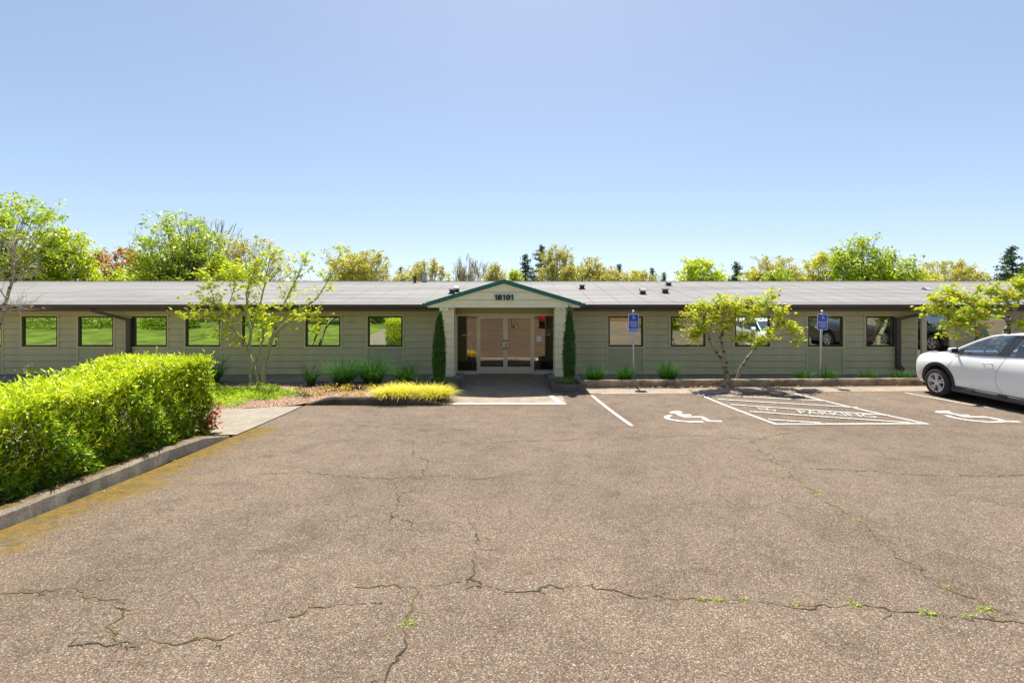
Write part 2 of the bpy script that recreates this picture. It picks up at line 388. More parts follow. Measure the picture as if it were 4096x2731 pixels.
M['l_hedge']=leaf_mat('leaf_hedge',[(.06,.13,.006),(.14,.23,.008),(.27,.36,.012)],.45,rough=.45,spec=.25)
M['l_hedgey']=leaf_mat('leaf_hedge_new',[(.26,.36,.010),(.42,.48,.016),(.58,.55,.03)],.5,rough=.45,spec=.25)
M['l_cyp']=leaf_mat('leaf_cypress',[(.015,.055,.008),(.04,.11,.012),(.09,.18,.02)],.25)
M['l_shrub']=leaf_mat('leaf_low_shrub',[(.06,.13,.02),(.14,.20,.03),(.34,.30,.08)],.35)
M['l_grass']=leaf_mat('leaf_green_grass',[(.010,.042,.006),(.022,.085,.010),(.06,.16,.02)],.3,rough=.8,spec=.1)
M['l_hak']=leaf_mat('leaf_golden_grass',[(.36,.34,.015),(.52,.46,.03),(.64,.56,.10)],.4,rough=.7,spec=.2)
M['l_vinca']=leaf_mat('leaf_groundcover',[(.15,.27,.008),(.28,.42,.012),(.46,.54,.02)],.5,rough=.7,spec=.1)
M['l_sprout']=leaf_mat('leaf_sprout',[(.38,.33,.05),(.52,.40,.06),(.52,.26,.06)],.4)
M['l_dry']=leaf_mat('leaf_dry',[(.25,.11,.03),(.38,.18,.05),(.42,.26,.12)],.1)
M['chip']=leaf_mat('mulch_chips',[(.20,.10,.06),(.45,.28,.19),(.66,.48,.36)],.0,rough=.9,spec=.2)
M['flower']=leaf_mat('flower_red',[(.5,.02,.04),(.6,.03,.08)],.3)

# ------------------------------------------------------------------ foliage tools
def unit(a): return a/np.maximum(np.linalg.norm(a,axis=-1,keepdims=True),1e-9)
SH={'dia':[(-1,0,0),(0,.5,.0),(1,0,0),(0,-.5,0)],
    'leaf':[(0,0,0),(.45,.22,.07),(1.05,.26,.05),(2,0,-.10),(1.05,-.26,.05),(.45,-.22,.07)],
    'maple':[(0,0,0),(.25,.75,0),(.7,.45,0),(1.15,1.0,-.05),(1.15,.35,0),(1.9,0,-.1),(1.15,-.35,0),(1.15,-1.0,-.05),(.7,-.45,0),(.25,-.75,0)]}
def leaves(pos, size, shape='dia', up=.8, rnd=None, axis=None, axw=0):
    """One polygon per position; normals biased upward; axis = preferred pointing direction."""
    rnd = rnd or rs; N=len(pos)
    nrm=unit(rnd.randn(N,3)+np.array([0,0,up*2]))
    t=rnd.randn(N,3)
    if axis is not None: t=t+axis*axw
    t=unit(t-nrm*np.sum(t*nrm,axis=1,keepdims=True)); b=np.cross(nrm,t)
    s=(np.asarray(size)*(0.65+0.7*rnd.rand(N)))[:,None,None]
    S=np.array(SH[shape],float)
    V=pos[:,None,:]+s*(S[None,:,0:1]*t[:,None,:]+S[None,:,1:2]*b[:,None,:]+S[None,:,2:3]*nrm[:,None,:])
    return V
def blades(base, dirs, length, width, droop, nseg=4, rnd=None):
    """Arching grass blades: returns quads (N*nseg,4,3)."""
    rnd=rnd or rs; N=len(base)
    side=unit(np.cross(dirs,np.array([0,0,1.0]))+1e-4*rnd.randn(N,3))
    out=unit(dirs*np.array([1,1,0])+1e-4)
    Q=[]; prev=None
    for i in range(nseg+1):
        t=i/nseg
        p=base+dirs*(length*t)[:,None]+out*(droop*length*t*t*.6)[:,None]-np.array([0,0,1.0])*(droop*length*t**2.2*.8)[:,None]
        wv=(width*(1-t)**.7*.5+.0006)[:,None]
        a,b=p-side*wv,p+side*wv
        if prev is not None: Q.append(np.stack([prev[0],prev[1],b,a],axis=1))
        prev=(a,b)
    return np.concatenate(Q)
def grow(rng, p, d, L, r, lvl, mx, out, tips, spread=.75, nch=(3,5), up=.12, wob=.12, shrink=.72):
    n=5 if lvl<2 else 4; pts=[p]; rad=[r]; q=Vector(p); dd=Vector(d).normalized()
    end=r*(.55 if lvl<mx else .25)
    for i in range(n):
        dd=(dd+Vector((rng.gauss(0,wob),rng.gauss(0,wob),rng.gauss(0,wob)+up*.5))).normalized()
        q=q+dd*(L/n); pts.append(q.copy()); rad.append(r+(end-r)*(i+1)/n)
    out.append((pts,rad,lvl))
    if lvl>=mx: tips.append(pts); return
    k=rng.randint(*nch)
    for i in range(k):
        t=rng.uniform(.35,1.0) if i else 1.0
        idx=min(int(t*n),n); bp=pts[idx]
        ax=Vector((rng.gauss(0,1),rng.gauss(0,1),rng.gauss(0,.6)))
        nd=(dd*(1-spread*.5)+ax.normalized()*spread*rng.uniform(.6,1.1)+Vector((0,0,up))).normalized()
        grow(rng,bp,nd,L*shrink*rng.uniform(.75,1.15),max(rad[idx]*.62,.004),lvl+1,mx,out,tips,spread,nch,up,wob,shrink)
def tree(name, label, cat, group, x, y, ztop, width, matl, bark, nleaf=9000, lsize=.13, seed=1, mx=4, spread=.75, nch=(3,5), up=.12, clump=.28, trunk=.32, z0=-.2, widthy=None, twig=.004, leafup=.7, dome=.55, cyl=.35):
    rng=random.Random(seed); rn=np.random.RandomState(seed)
    out=[]; tips=[]
    h=ztop-z0
    grow(rng,Vector((0,0,0)),Vector((0,0,1)),h*.27,h*.018,0,mx,out,tips,spread,nch,up)
    allp=np.array([list(q) for pts,_,_ in out for q in pts])
    tp=np.array([list(q) for pts in tips for q in pts[1:]])
    mxx=np.percentile(np.abs(tp[:,0]-np.median(tp[:,0])),97); cx=np.median(tp[:,0])
    sz=(h-clump*.8)/allp[:,2].max(); sx=(width/2-clump*.3)/mxx; my=np.percentile(np.abs(tp[:,1]),97); sy=((widthy or width)/2)/my
    def tf(q): 
        hh=min(1,q[2]/(allp[:,2].max()*.3)); 
        return (( (q[0]-cx*hh)*sx*1.0, q[1]*sy, q[2]*sz))
    root=empty(name,(x,y,z0)); tag(root,label,cat,group)
    mb=MB()
    for pts,rad,lvl in out:
        mb.tube([tf(q) for q in pts],[max(r_,twig) for r_ in rad],7 if lvl<2 else (5 if lvl==2 else 3),cap=False)
    wy=(widthy or width)
    K=int(60+width*12); ph=rn.uniform(0,6.28,K); ct=rn.uniform(-.25,1,K); rr=.55+.45*rn.rand(K)**.5
    st_=np.sqrt(1-ct**2)
    lump=1+.16*np.sin(ph*2+seed)+.12*np.sin(ph*3.0+ct*4+seed*2)
    C=np.stack([np.cos(ph)*st_*rr*width/2*.92*lump,np.sin(ph)*st_*rr*wy/2*.92,h*(.56+.44*ct*rr*(.86+.14*lump))-clump*.3],1)
    C[:,2]=np.minimum(C[:,2],h-clump*.6)
    if dome>0:
        for c in C[::1]:
            v=Vector((c[0],c[1],c[2])); b0=Vector((c[0]*.35,c[1]*.35,h*.30+ (c[2]-h*.3)*.35)); b1=b0.lerp(v,.55)+Vector((rng.gauss(0,.12),rng.gauss(0,.12),-.10))
            mb.tube([b0,b1,v,v+Vector((c[0]*.05,c[1]*.05,clump*.8))],[max(h*.0035,twig),max(h*.0022,twig),twig,twig*.7],3,cap=False)
            for _ in range(3):
                e=v+Vector((rng.gauss(0,1),rng.gauss(0,1),rng.gauss(.5,.6)))*clump*.9; mb.tube([b1.lerp(v,.6),e],[twig,twig*.6],3,cap=False)
    mb.build('trunk',bark,root,smooth=True)
    if nleaf:
        T=np.array([tf(q) for q in tp]); n2=int(nleaf*dome*1.25); n1=max(nleaf-int(nleaf*dome),10)
        idx=rn.randint(0,len(T),n1)
        pos=T[idx]+rn.randn(n1,3)*clump*np.array([.5,.5,.42])
        if n2:
            ii=rn.randint(0,K,n2); sz_=(.6+.8*rn.rand(K))[ii][:,None]
            p2=C[ii]+rn.randn(n2,3)*clump*np.array([.75,.75,.6])*sz_; pos=np.concatenate([pos,p2])
        pos=pos[pos[:,2]<h+.1]
        V=leaves(pos,lsize*np.ones(len(pos)),'dia',leafup,rn)
        np_mesh('crown',V,4,matl,root)
    return root
def conifer(label, group, x, y, ztop, width, seed, n=0, name='conifer_tree', z0=-.2):
    rng=random.Random(seed); rn=np.random.RandomState(seed)
    root=empty(name,(x,y,z0)); tag(root,label,'conifer',group); h=ztop-z0
    mb=MB(); mb.tube([(0,0,0),(0,0,h*.5),(0,0,h)],[h*.018,h*.011,.01],7)
    P_=[];A=[]
    nb=int(h*14)
    for i in range(nb):
        t=.12+.88*(i+rng.random())/nb; z=h*t; a=rng.uniform(0,6.28)
        L=width*.85*min(1,(1-t)**.85*1.25)*rng.uniform(.35,1.15)+.10
        dv=np.array([math.cos(a),math.sin(a),rng.uniform(.0,.35)])
        e=np.array([0,0,z])+dv*L+np.array([0,0,-L*.15])
        mb.tube([(0,0,z),tuple(np.array([0,0,z])+dv*L*.5),tuple(e)],[.03,.018,.008],4,cap=False)
        m=int(10+42*L)
        tt=rn.rand(m)**.8; base=np.array([0,0,z])+dv*L*tt[:,None]+np.array([0,0,-L*.15])*(tt**2)[:,None]
        P_.append(base+rn.randn(m,3)*np.array([.13,.13,.08])); A.append(np.repeat(dv[None,:],m,0))
    mb.build('trunk',M['barkd'],root)
    pos=np.concatenate(P_); ax=np.concatenate(A)
    V=leaves(pos,.10*np.ones(len(pos)),'dia',.5,rn,ax,1.2)
    np_mesh('crown',V,4,M['l_con'],root)
    return root

# ------------------------------------------------------------------ ground
def sheet(name, fn, xs, ys, m, smooth=True):
    v=[];f=[]
    for j,y in enumerate(ys):
        for i,x in enumerate(xs): v.append((x,y,fn(x,y)))
    nx=len(xs)
    for j in range(len(ys)-1):
        for i in range(nx-1): f.append((j*nx+i,j*nx+i+1,(j+1)*nx+i+1,(j+1)*nx+i))
    me=bpy.data.meshes.new(name); me.from_pydata(v,[],f); me.materials.append(m)
    if smooth: me.polygons.foreach_set('use_smooth',[True]*len(f))
    o=link_mesh(name,me); o['kind']='structure'; return o
def lin(a,b,n): return [a+(b-a)*i/(n-1) for i in range(n)]
g=MB(); g.quad((-700,-700,-.3),(700,-700,-.3),(700,900,-.3),(-700,900,-.3)); tag(g.build('ground',M['grassland']),kind='structure')
KX=-5.12
lot=sheet('parking_lot', zlot, lin(KX,14,30)+lin(15,40,6), lin(-7,12,60)+lin(12.2,14.25,6), M['asphalt'])
lot.data.materials.append(M['crack']); lot.data.materials.append(M['crackmoss'])
# cracks joined into the asphalt mesh (ribbons of irregular width lying 4 mm proud)
def fr(pts,dens=.05,jit=.018,rng=random):
    out=[]
    for a,b in zip(pts[:-1],pts[1:]):
        n=max(2,int((b-a).length/dens))
        for i in range(n): out.append(a.lerp(b,i/n))
    out.append(pts[-1]); w_=Vector((0,0,0)); res=[]
    for q in out:
        w_=w_*.8+Vector((rng.gauss(0,jit),rng.gauss(0,jit),0)); res.append(q+w_)
    return res
CR=[([(0,1365),(80,1358),(165,1355),(200,1372),(262,1390),(280,1420),(275,1470),(282,1490)],.016,2),
 ([(165,1472),(230,1485),(300,1482),(420,1480),(480,1478),(540,1455),(600,1438),(660,1420),(720,1400),(800,1390),(870,1385)],.013,1),
 ([(820,1345),(900,1347),(960,1343),(1065,1338),(1110,1350),(1170,1362),(1260,1355),(1350,1350),(1430,1358),(1500,1370),(1570,1378),(1660,1380),(1750,1382),(1830,1388),(1920,1392),(2020,1402),(2100,1412),(2200,1416),(2360,1427)],.015,1),
 ([(1068,1338),(1085,1290),(1100,1250),(1093,1190)],.011,1),
 ([(955,1345),(945,1390),(935,1440),(915,1500),(880,1572)],.015,1),
 ([(1725,1010),(1760,1040),(1800,1080),(1850,1115),(1900,1150),(1960,1190),(2010,1225),(2040,1260),(2100,1300),(2160,1340),(2230,1375),(2300,1410),(2360,1425)],.014,2),
 ([(900,1200),(915,1150),(905,1110),(980,1090),(990,1060)],.012,1),
 ([(600,1090),(700,1085),(820,1095),(900,1100),(1000,1092),(1090,1100),(1150,1090)],.016,2),
 ([(1850,1075),(1950,1078),(2050,1085),(2150,1095),(2352,1090)],.018,2),
 ([(690,980),(800,975),(930,985),(1000,990),(1100,985)],.018,2),
 ([(1050,1020),(1250,1012),(1450,1005),(1600,1000),(1725,1010),(1850,990)],.018,2),
 ([(945,1010),(950,1045),(985,1060)],.014,2),
 ([(920,1190),(945,1195),(965,1230)],.010,1)]
cmb=MB(); crack_pts=[]
rng=random.Random(3)
for pts,wd,mi in list(CR):
    for a,b in zip(pts[:-1],pts[1:]):
        if rng.random()<.55:
            u=rng.random(); x_=a[0]+(b[0]-a[0])*u; y_=a[1]+(b[1]-a[1])*u; L_=rng.uniform(12,45); dx_=rng.choice((-1,1))*L_; dy_=rng.uniform(-.30,.30)*L_
            CR.append(([(x_,y_),(x_+dx_*.5,y_+dy_*.3),(x_+dx_,y_+dy_)],wd*.55,mi))
for pts,wd,mi0 in CR:
    w3=[G(a*1.7415,b*1.7415) for a,b in pts]; ps=fr(w3,.035,.020,rng); crack_pts.append(ps)
    for i in range(len(ps)-1):
        a,b=ps[i],ps[i+1]; t=(b-a); t.z=0
        if t.length<1e-5: continue
        t.normalize(); s=Vector((-t.y,t.x,0)); wa=wd*.75*rng.uniform(.12,.65)*(1+.6*math.sin(i*.37)); wb_=wd*.75*rng.uniform(.12,.65)*(1+.6*math.sin(i*.37+.37)); mi=2 if (mi0==2 or math.sin(i*.09+wd*900)>.45) else 1
        if rng.random()<.03: continue
        q=[a-s*wa,a+s*wa,b+s*wb_,b-s*wb_]
        cmb.poly([(u.x,u.y,zlot(u.x,u.y)+.004) for u in q],mi)
bm=bmesh.new(); bm.from_mesh(lot.data)
for f_,mi in zip(cmb.f,cmb.m):
    fc=bm.faces.new([bm.verts.new(cmb.v[i]) for i in f_]); fc.material_index=mi
    fc.normal_update()
    if fc.normal.z<0: fc.normal_flip()
bm.to_mesh(lot.data); bm.free()

# painted markings (parts of the car park)
def stroke_world(mb, pts, wd, dz=.006, ends=True):
    ps=[]
    for a,b in zip(pts[:-1],pts[1:]):
        n=max(1,int((b-a).length/.4))
        for i in range(n): ps.append(a.lerp(b,i/n))
    ps.append(pts[-1]); L=[];Rr=[]
    for i,p in enumerate(ps):
        t=ps[min(i+1,len(ps)-1)]-ps[max(i-1,0)]; t.z=0; t.normalize(); s=Vector((-t.y,t.x,0))*wd/2
        L.append(p+s); Rr.append(p-s)
    vs=[(u.x,u.y,zlot(u.x,u.y)+dz) for u in L+Rr]; n=len(ps)
    mb.add(vs,[(i,i+1,n+i+1,n+i) for i in range(n-1)])
def px_stroke(mb,pts,wd,dz=.006): stroke_world(mb,[G(*p) for p in pts],wd,dz)
def paint(name,mb): 
    o=mb.build(name,M['paint'],lot); return o
mb=MB(); px_stroke(mb,[(2368,1582),(2527,1703)],.08); paint('painted_line',mb)
mb=MB(); px_stroke(mb,[(3620,1571),(4150,1661)],.08); paint('painted_line',mb)
hb=MB()
px_stroke(hb,[(2795,1577),(3108,1698)],.08,.006)
px_stroke(hb,[(3179,1574),(3715,1697)],.08,.006)
px_stroke(hb,[(3110,1697),(3700,1695)],.085,.010)
for a,b in [((2812,1579),(3310,1605)),((2872,1598),(3432,1631)),((2922,1619),(3550,1662)),((3000,1647),(3640,1692)),((3072,1679),(3284,1693))]:
    px_stroke(hb,[a,b],.08,.014)
paint('hatched_aisle',hb)
def text_geo(txt, font_scale=1.0, align='CENTER', bold=0.0):
    cu=bpy.data.curves.new('lettering','FONT'); cu.body=txt; cu.size=1; cu.align_x='LEFT'; cu.offset=bold; cu.resolution_u=3
    o=bpy.data.objects.new('lettering_tmp',cu); COL.objects.link(o)
    dg=bpy.context.evaluated_depsgraph_get(); me=bpy.data.meshes.new_from_object(o.evaluated_get(dg))
    vs=[(v.co.x,v.co.y) for v in me.vertices]; fs=[tuple(p.vertices) for p in me.polygons]
    bpy.data.objects.remove(o); bpy.data.curves.remove(cu); bpy.data.meshes.remove(me)
    x0=min(v[0] for v in vs); x1=max(v[0] for v in vs); y0=min(v[1] for v in vs); y1=max(v[1] for v in vs)
    return [((v[0]-x0)/(x1-x0),(v[1]-y0)/(y1-y0)) for v in vs],fs,(x1-x0)/(y1-y0)
def lot_text(txt,bl,br,tl):
    vs,fs,_=text_geo(txt,bold=.0); a,b,c=G(*bl),G(*br),G(*tl); mb=MB(); V=[]
    for u,v in vs:
        q=a+(b-a)*u+(c-a)*v; V.append((q.x,q.y,zlot(q.x,q.y)+.008))
    mb.add(V,fs); o=mb.build('painted_lettering',M['paint'],lot); return o
lot_text('NO',(3047,1640.5),(3112,1646),(3025,1628.5))
lot_text('PARKING',(3203,1652.5),(3512,1671.5),(3184,1640.5))
def ellipse_lot(mb,cx,cy,rx,ry):
    mb.poly([tuple(G(cx+rx*math.cos(t),cy+ry*math.sin(t),.006)) for t in [i*math.pi/9 for i in range(18)]])
def z1(a,b): return (2300+a*.3827,1100+b*.3827)
mb=MB(); ellipse_lot(mb,*z1(1055,1433),26,5)
px_stroke(mb,[z1(1062,1437),z1(1100,1462),z1(1140,1481),z1(1330,1484),z1(1362,1506),z1(1398,1526),z1(1535,1528)],.13)
px_stroke(mb,[z1(1110,1463),z1(1215,1464)],.10,.010)
px_stroke(mb,[z1(1005,1468),z1(965,1478),z1(955,1492),z1(985,1510),z1(1080,1526),z1(1200,1536),z1(1340,1535)],.11,.010)
paint('wheelchair_symbol',mb)
def z2(a,b): return (3500+a/3.136,1200+b/3.136)
mb=MB(); ellipse_lot(mb,*z2(850,1400),32,4.5)
px_stroke(mb,[z2(870,1402),z2(1000,1432),z2(1110,1463),z2(1400,1468),z2(1520,1492),z2(1640,1522),z2(1810,1525)],.13)
px_stroke(mb,[z2(1000,1442),z2(1180,1446)],.10,.010)
px_stroke(mb,[z2(905,1449),z2(960,1472),z2(1100,1500),z2(1250,1518),z2(1450,1535),z2(1600,1530)],.11,.010)
paint('wheelchair_symbol',mb)

# concrete of the entrance, the strip along the kerb, the walk by the building, the side path
def cbox(name,x0,x1,y0,y1,z,m,th=.12):
    b=MB(); b.box(x0,x1,y0,y1,z-th,z); o=b.build(name,m,bevel=.006); o['kind']='structure'; return o
cbox('entrance_slab',-1.80,1.12,14.1,16.88,.016,M['slab'])
cbox('entrance_apron',-1.80,1.36,11.93,14.092,.012,M['slab'])
b=MB(); b.quad((-1.45,11.93,.016),(1.30,11.93,.016),(1.30,12.03,.016),(-1.45,12.03,.016))
b.poly([(1.15,12.034,.016),(1.30,12.034,.016),(1.11,13.05,.016),(.98,13.05,.016)])
o=b.build('painted_edge',M['white'],bpy.data.objects['entrance_apron'])
o=sheet('gutter_strip',lambda x,y: zlot(x,y)+.006-(.02 if y>13.9 else 0), [1.37]+lin(2,14,20)+lin(15,40,5), [13.3,13.6,13.9,14.24], M['slab'])
for i,x in enumerate([-27+3.0*i for i in range(24)]):
    if x>22: break
    zz=0
    if -2.0<x+1.5<1.5: continue
for nm,x0,x1 in (('walkway',-27,-1.82),('walkway',1.14,27)):
    b=MB(); n=int((x1-x0)/3)
    for i in range(n):
        a=x0+(x1-x0)*i/n; c=x0+(x1-x0)*(i+1)/n
        b.box(a+.006,c-.006,15.45 if x0<0 else 14.95,17.06,-.3,.0)
    o=b.build('walkway',M['walk'],bevel=.008); o['kind']='structure'
EDGE=empty('walkway_edging'); 
bpy.data.objects.remove(EDGE)
# planting bed left of the entrance
def zbed(x,y):
    t=min(1,max(0,(y-11.9)/3.5)); front=.03 if x<-5.2 else (.03+.11*min(1,(x+5.2)/.7))
    return front*(1-t)+(-.08)*t+.012*math.sin(x*5.3+y*3)+.012*math.sin(x*2.1-y*6)
def ybed(x): return 12.03 if x>-5.0 else (11.25+.5*max(0,(x+7)/1.9) if x<-5.1 else 11.75+.28*(x+5.1)/.1)
_xs=sorted(lin(-28,-1.83,90)+[-5.1,-5.0]); _o=sheet('mulch_bed',lambda x,y:0,_xs,lin(0,1,24),M['mulch'])
for v in _o.data.vertices:
    y0=ybed(v.co.x); yy=y0+(15.44-y0)*v.co.y; v.co.y=yy; v.co.z=zbed(v.co.x,yy)
_o=sheet('path',lambda x,y:0,lin(-28,KX+.03,24),lin(0,1,8),M['conc'])
for v in _o.data.vertices:
    yy=8.93+(ybed(v.co.x)+.03-8.93)*v.co.y; v.co.y=yy; v.co.z=.018+.02*max(0,9-yy)+zlot(0,yy)
sheet('side_path',lambda x,y:.035+.02*max(0,9-y)+zlot(0,y)*.6,[-9.2,-8.6,-8.0,-7.3,-6.95],lin(-6,8.92,20),M['conc'])
sheet('hedge_bed',lambda x,y:zlot(0,y)+.07,[-6.94,-6.4,-5.8,-5.30],lin(-6,8.90,26),M['soil'])
def zlawn(x,y):
    d=max(0,-x-9.2); e=max(0,6-y)
    return .05+zlot(0,max(-6,y))*.6+min(4.5,.05*d*min(1,e/8)+.0*e)+ .16*max(0,-6-y)
sheet('lawn',zlawn,lin(-70,-9.21,50),lin(-45,8.9,50),M['grassland'])
sheet('lawn_bank',lambda x,y: .5+.10*max(0,-6.3-y),lin(-9.2,45,30),lin(-60,-7.01,20),M['grassland'])
# right-hand strip of soil behind the kerb
sheet('planting_strip',lambda x,y:.06+.0,lin(2.1,30,30),[14.40,14.7,14.94],M['soil'])

# kerbs
def kerb(name,label,pts,wd,hfn,m,cat='kerb',zf=zlot,joint=2.4):
    mb=MB(); ps=[]
    for a,b in zip(pts[:-1],pts[1:]):
        n=max(1,int((b-a).length/.15))
        for i in range(n): ps.append(a.lerp(b,i/n))
    ps.append(pts[-1]); secs=[]; run=0
    for i,p in enumerate(ps):
        t=ps[min(i+1,len(ps)-1)]-ps[max(i-1,0)]; t.z=0; t.normalize(); s=Vector((-t.y,t.x,0))
        if i: run+=(ps[i]-ps[i-1]).length
        h_=hfn(i/(len(ps)-1)) + random.uniform(-.004,.004); z=zf(p.x,p.y)-.05
        j=random.uniform(-.006,.006)
        prof=[(0-.0+j,0),(.012+j,(h_+.05)*.8),(.045,h_+.05),(wd-.03,h_+.05),(wd,h_+.03),(wd,0)]
        secs.append([(p.x+s.x*u,p.y+s.y*u,z+v) for u,v in prof])
    k=6
    V=[q for s_ in secs for q in s_]; f_=[]
    for i in range(len(ps)-1):
        for j in range(k): f_.append((i*k+j,i*k+(j+1)%k,(i+1)*k+(j+1)%k,(i+1)*k+j))
    f_.append(tuple(range(k))); f_.append(tuple((len(ps)-1)*k+j for j in range(k)))
    mb.add(V,f_); o=mb.build(name,m); tag(o,label,cat); return o
kp=[(0,2114),(271,2000),(488,1914),(677,1832),(840,1773),(921,1746)]
kl=[G(*p) for p in kp]; d0=(kl[0]-kl[1]).normalized(); kl=[kl[0]+d0*5]+kl
kl[0].z=0
kerb('kerb','long weathered mossy concrete kerb running beside the clipped hedge',kl,.22,lambda t:.16 if t<.93 else .16*(1-t)/.07*.9+.016,M['kerb'])
# kerb in front of the golden grass
kb=[G(1780,1622),G(1690,1620),G(1500,1620),G(1327,1619),G(1218,1622)]
kb=list(reversed(kb))
def hk(t): 
    if t<.16: return .02+.16*t/.16
    if t>.84: return .02+.16*(1-t)/.16
    return .18
kerb('kerb','dark mossy kerb with ramped ends in front of the golden grass',kb,.18,hk,M['kerbd'])
# right kerb along the accessible bays
kr=[Vector((2.06,14.22,0)),Vector((8,14.24,0)),Vector((14,14.24,0)),Vector((30,14.24,0))]
def zr(x,y): return zlot(x,y)*.8
kerb('kerb','long stained kerb below the maples along the accessible parking bays',kr,.22,lambda t:.205,M['kerbr'],zf=zr)

# ------------------------------------------------------------------ building
BW=17.05            # main wall plane
bld=empty('office_building',(0,BW,0)); tag(bld,'long single-storey office building with olive lap siding and green trimmed entrance gable','building')
bld.location=(0,0,0)
XL,XR=-27.0,27.0
LAP=.2286; ZB=.0
def siding(mb,x0,x1,z0,z1,y=BW,m=0,pr=.020,zb=0.0,gr=.013):
    k=0
    while True:
        a=zb+k*LAP; b=a+LAP; k+=1
        if a>=z1-1e-4: break
        if b<=z0+1e-4: continue
        lo=max(a,z0); hi=min(b-gr,z1)
        if hi>lo:
            pl=y-pr*(1-(lo-a)/LAP)-.002; ph=y-pr*(1-(hi-a)/LAP)-.002
            mb.add([(x0,pl,lo),(x1,pl,lo),(x1,ph,hi),(x0,ph,hi),(x0,y+.035,lo),(x1,y+.035,lo),(x1,y+.035,hi),(x0,y+.035,hi)],[(0,1,2,3),(0,4,5,1),(3,2,6,7)],m)
        g0=max(b-gr,z0); g1=min(b,z1)
        if g1>g0: mb.quad((x0,y+.035,g0),(x1,y+.035,g0),(x1,y+.035,g1),(x0,y+.035,g1),m)
def wx(px): return (px-2048)*BW/F
WIN=[(-130,10,1),(90,232,0),(315,456,1),(529,670,0),(744,883,1),(970,1108,0),(1223,1363,0),(1472,1611,1),(2433,2572,1),(2682,2821,0),(2938,3079,0),(3230,3370,1),(3462,3577,0),(3895,4040,0)]
WIN=[(wx(a),wx(b),p) for a,b,p in WIN]
WZ0,WZ1=.962,2.033; TR=.06; ZT=2.30
DX0,DX1=wx(3664),wx(3815)
mb=MB(); tr=MB()
# openings: list of (x0,x1,kind)
ops=[(a-TR,b+TR,'p' if p else 'w') for a,b,p in WIN]+[(-1.98,1.55,'e'),(DX0,DX1,'d')]
ops.sort(); cur=XL
for a,b,k in ops:
    if a>cur: siding(mb,cur,a,0,ZT)
    if k in 'wp': siding(mb,a,b,WZ1+TR,ZT)
    if k=='w': siding(mb,a,b,0,WZ0-TR)
    if k=='d': siding(mb,a,b,2.12,ZT)
    if k=='e': mb.quad((a,BW,2.13),(b,BW,2.13),(b,BW,2.40),(a,BW,2.40))
    cur=b
siding(mb,cur,XR,0,ZT)
mb.build('siding',M['wall'],bld)
# building mass behind: side walls, rear wall, interior surfaces
mb=MB(); mb.box(XL,XL+.1,BW,28.4,-.3,2.4); mb.box(XR-.1,XR,BW,28.4,-.3,2.4); mb.box(XL,XR,28.4,28.5,-.3,2.4); mb.build('outer_wall',M['wall'],bld)
mb=MB(); mb.box(XL,XR,BW+.02,17.3,-.3,-.004); mb.build('plinth',M['walk'],bld)
mb=MB()
mb.quad((XL+.1,22.0,0),(XR-.1,22.0,0),(XR-.1,22.0,2.6),(XL+.1,22.0,2.6))
for x in (-22,-18.2,-15.4,-12.1,-9.0,-6.0,-2.6,2.3,6.2,9.5,12.1,14.0,19):
    mb.box(x,x+.1,17.4,21.98,0,2.6)
mb.build('interior_wall',M['interior'],bld)
mb=MB(); mb.quad((XL+.1,BW+.06,.01),(XR-.1,BW+.06,.01),(XR-.1,22,.01),(XL+.1,22,.01)); mb.build('interior_floor',M['interior_dark'],bld)
mb=MB(); mb.quad((XL+.1,BW+.06,2.5),(XR-.1,BW+.06,2.5),(XR-.1,22,2.5),(XL+.1,22,2.5)); mb.build('interior_ceiling',M['interior'],bld)
# panels under some windows
for a,b,p in WIN:
    if p:
        q=MB(); q.quad((a-.005,BW-.004,0),(b+.005,BW-.004,0),(b+.005,BW-.004,WZ0-TR),(a-.005,BW-.004,WZ0-TR)); q.build('wall_panel',M['panel'],bld)
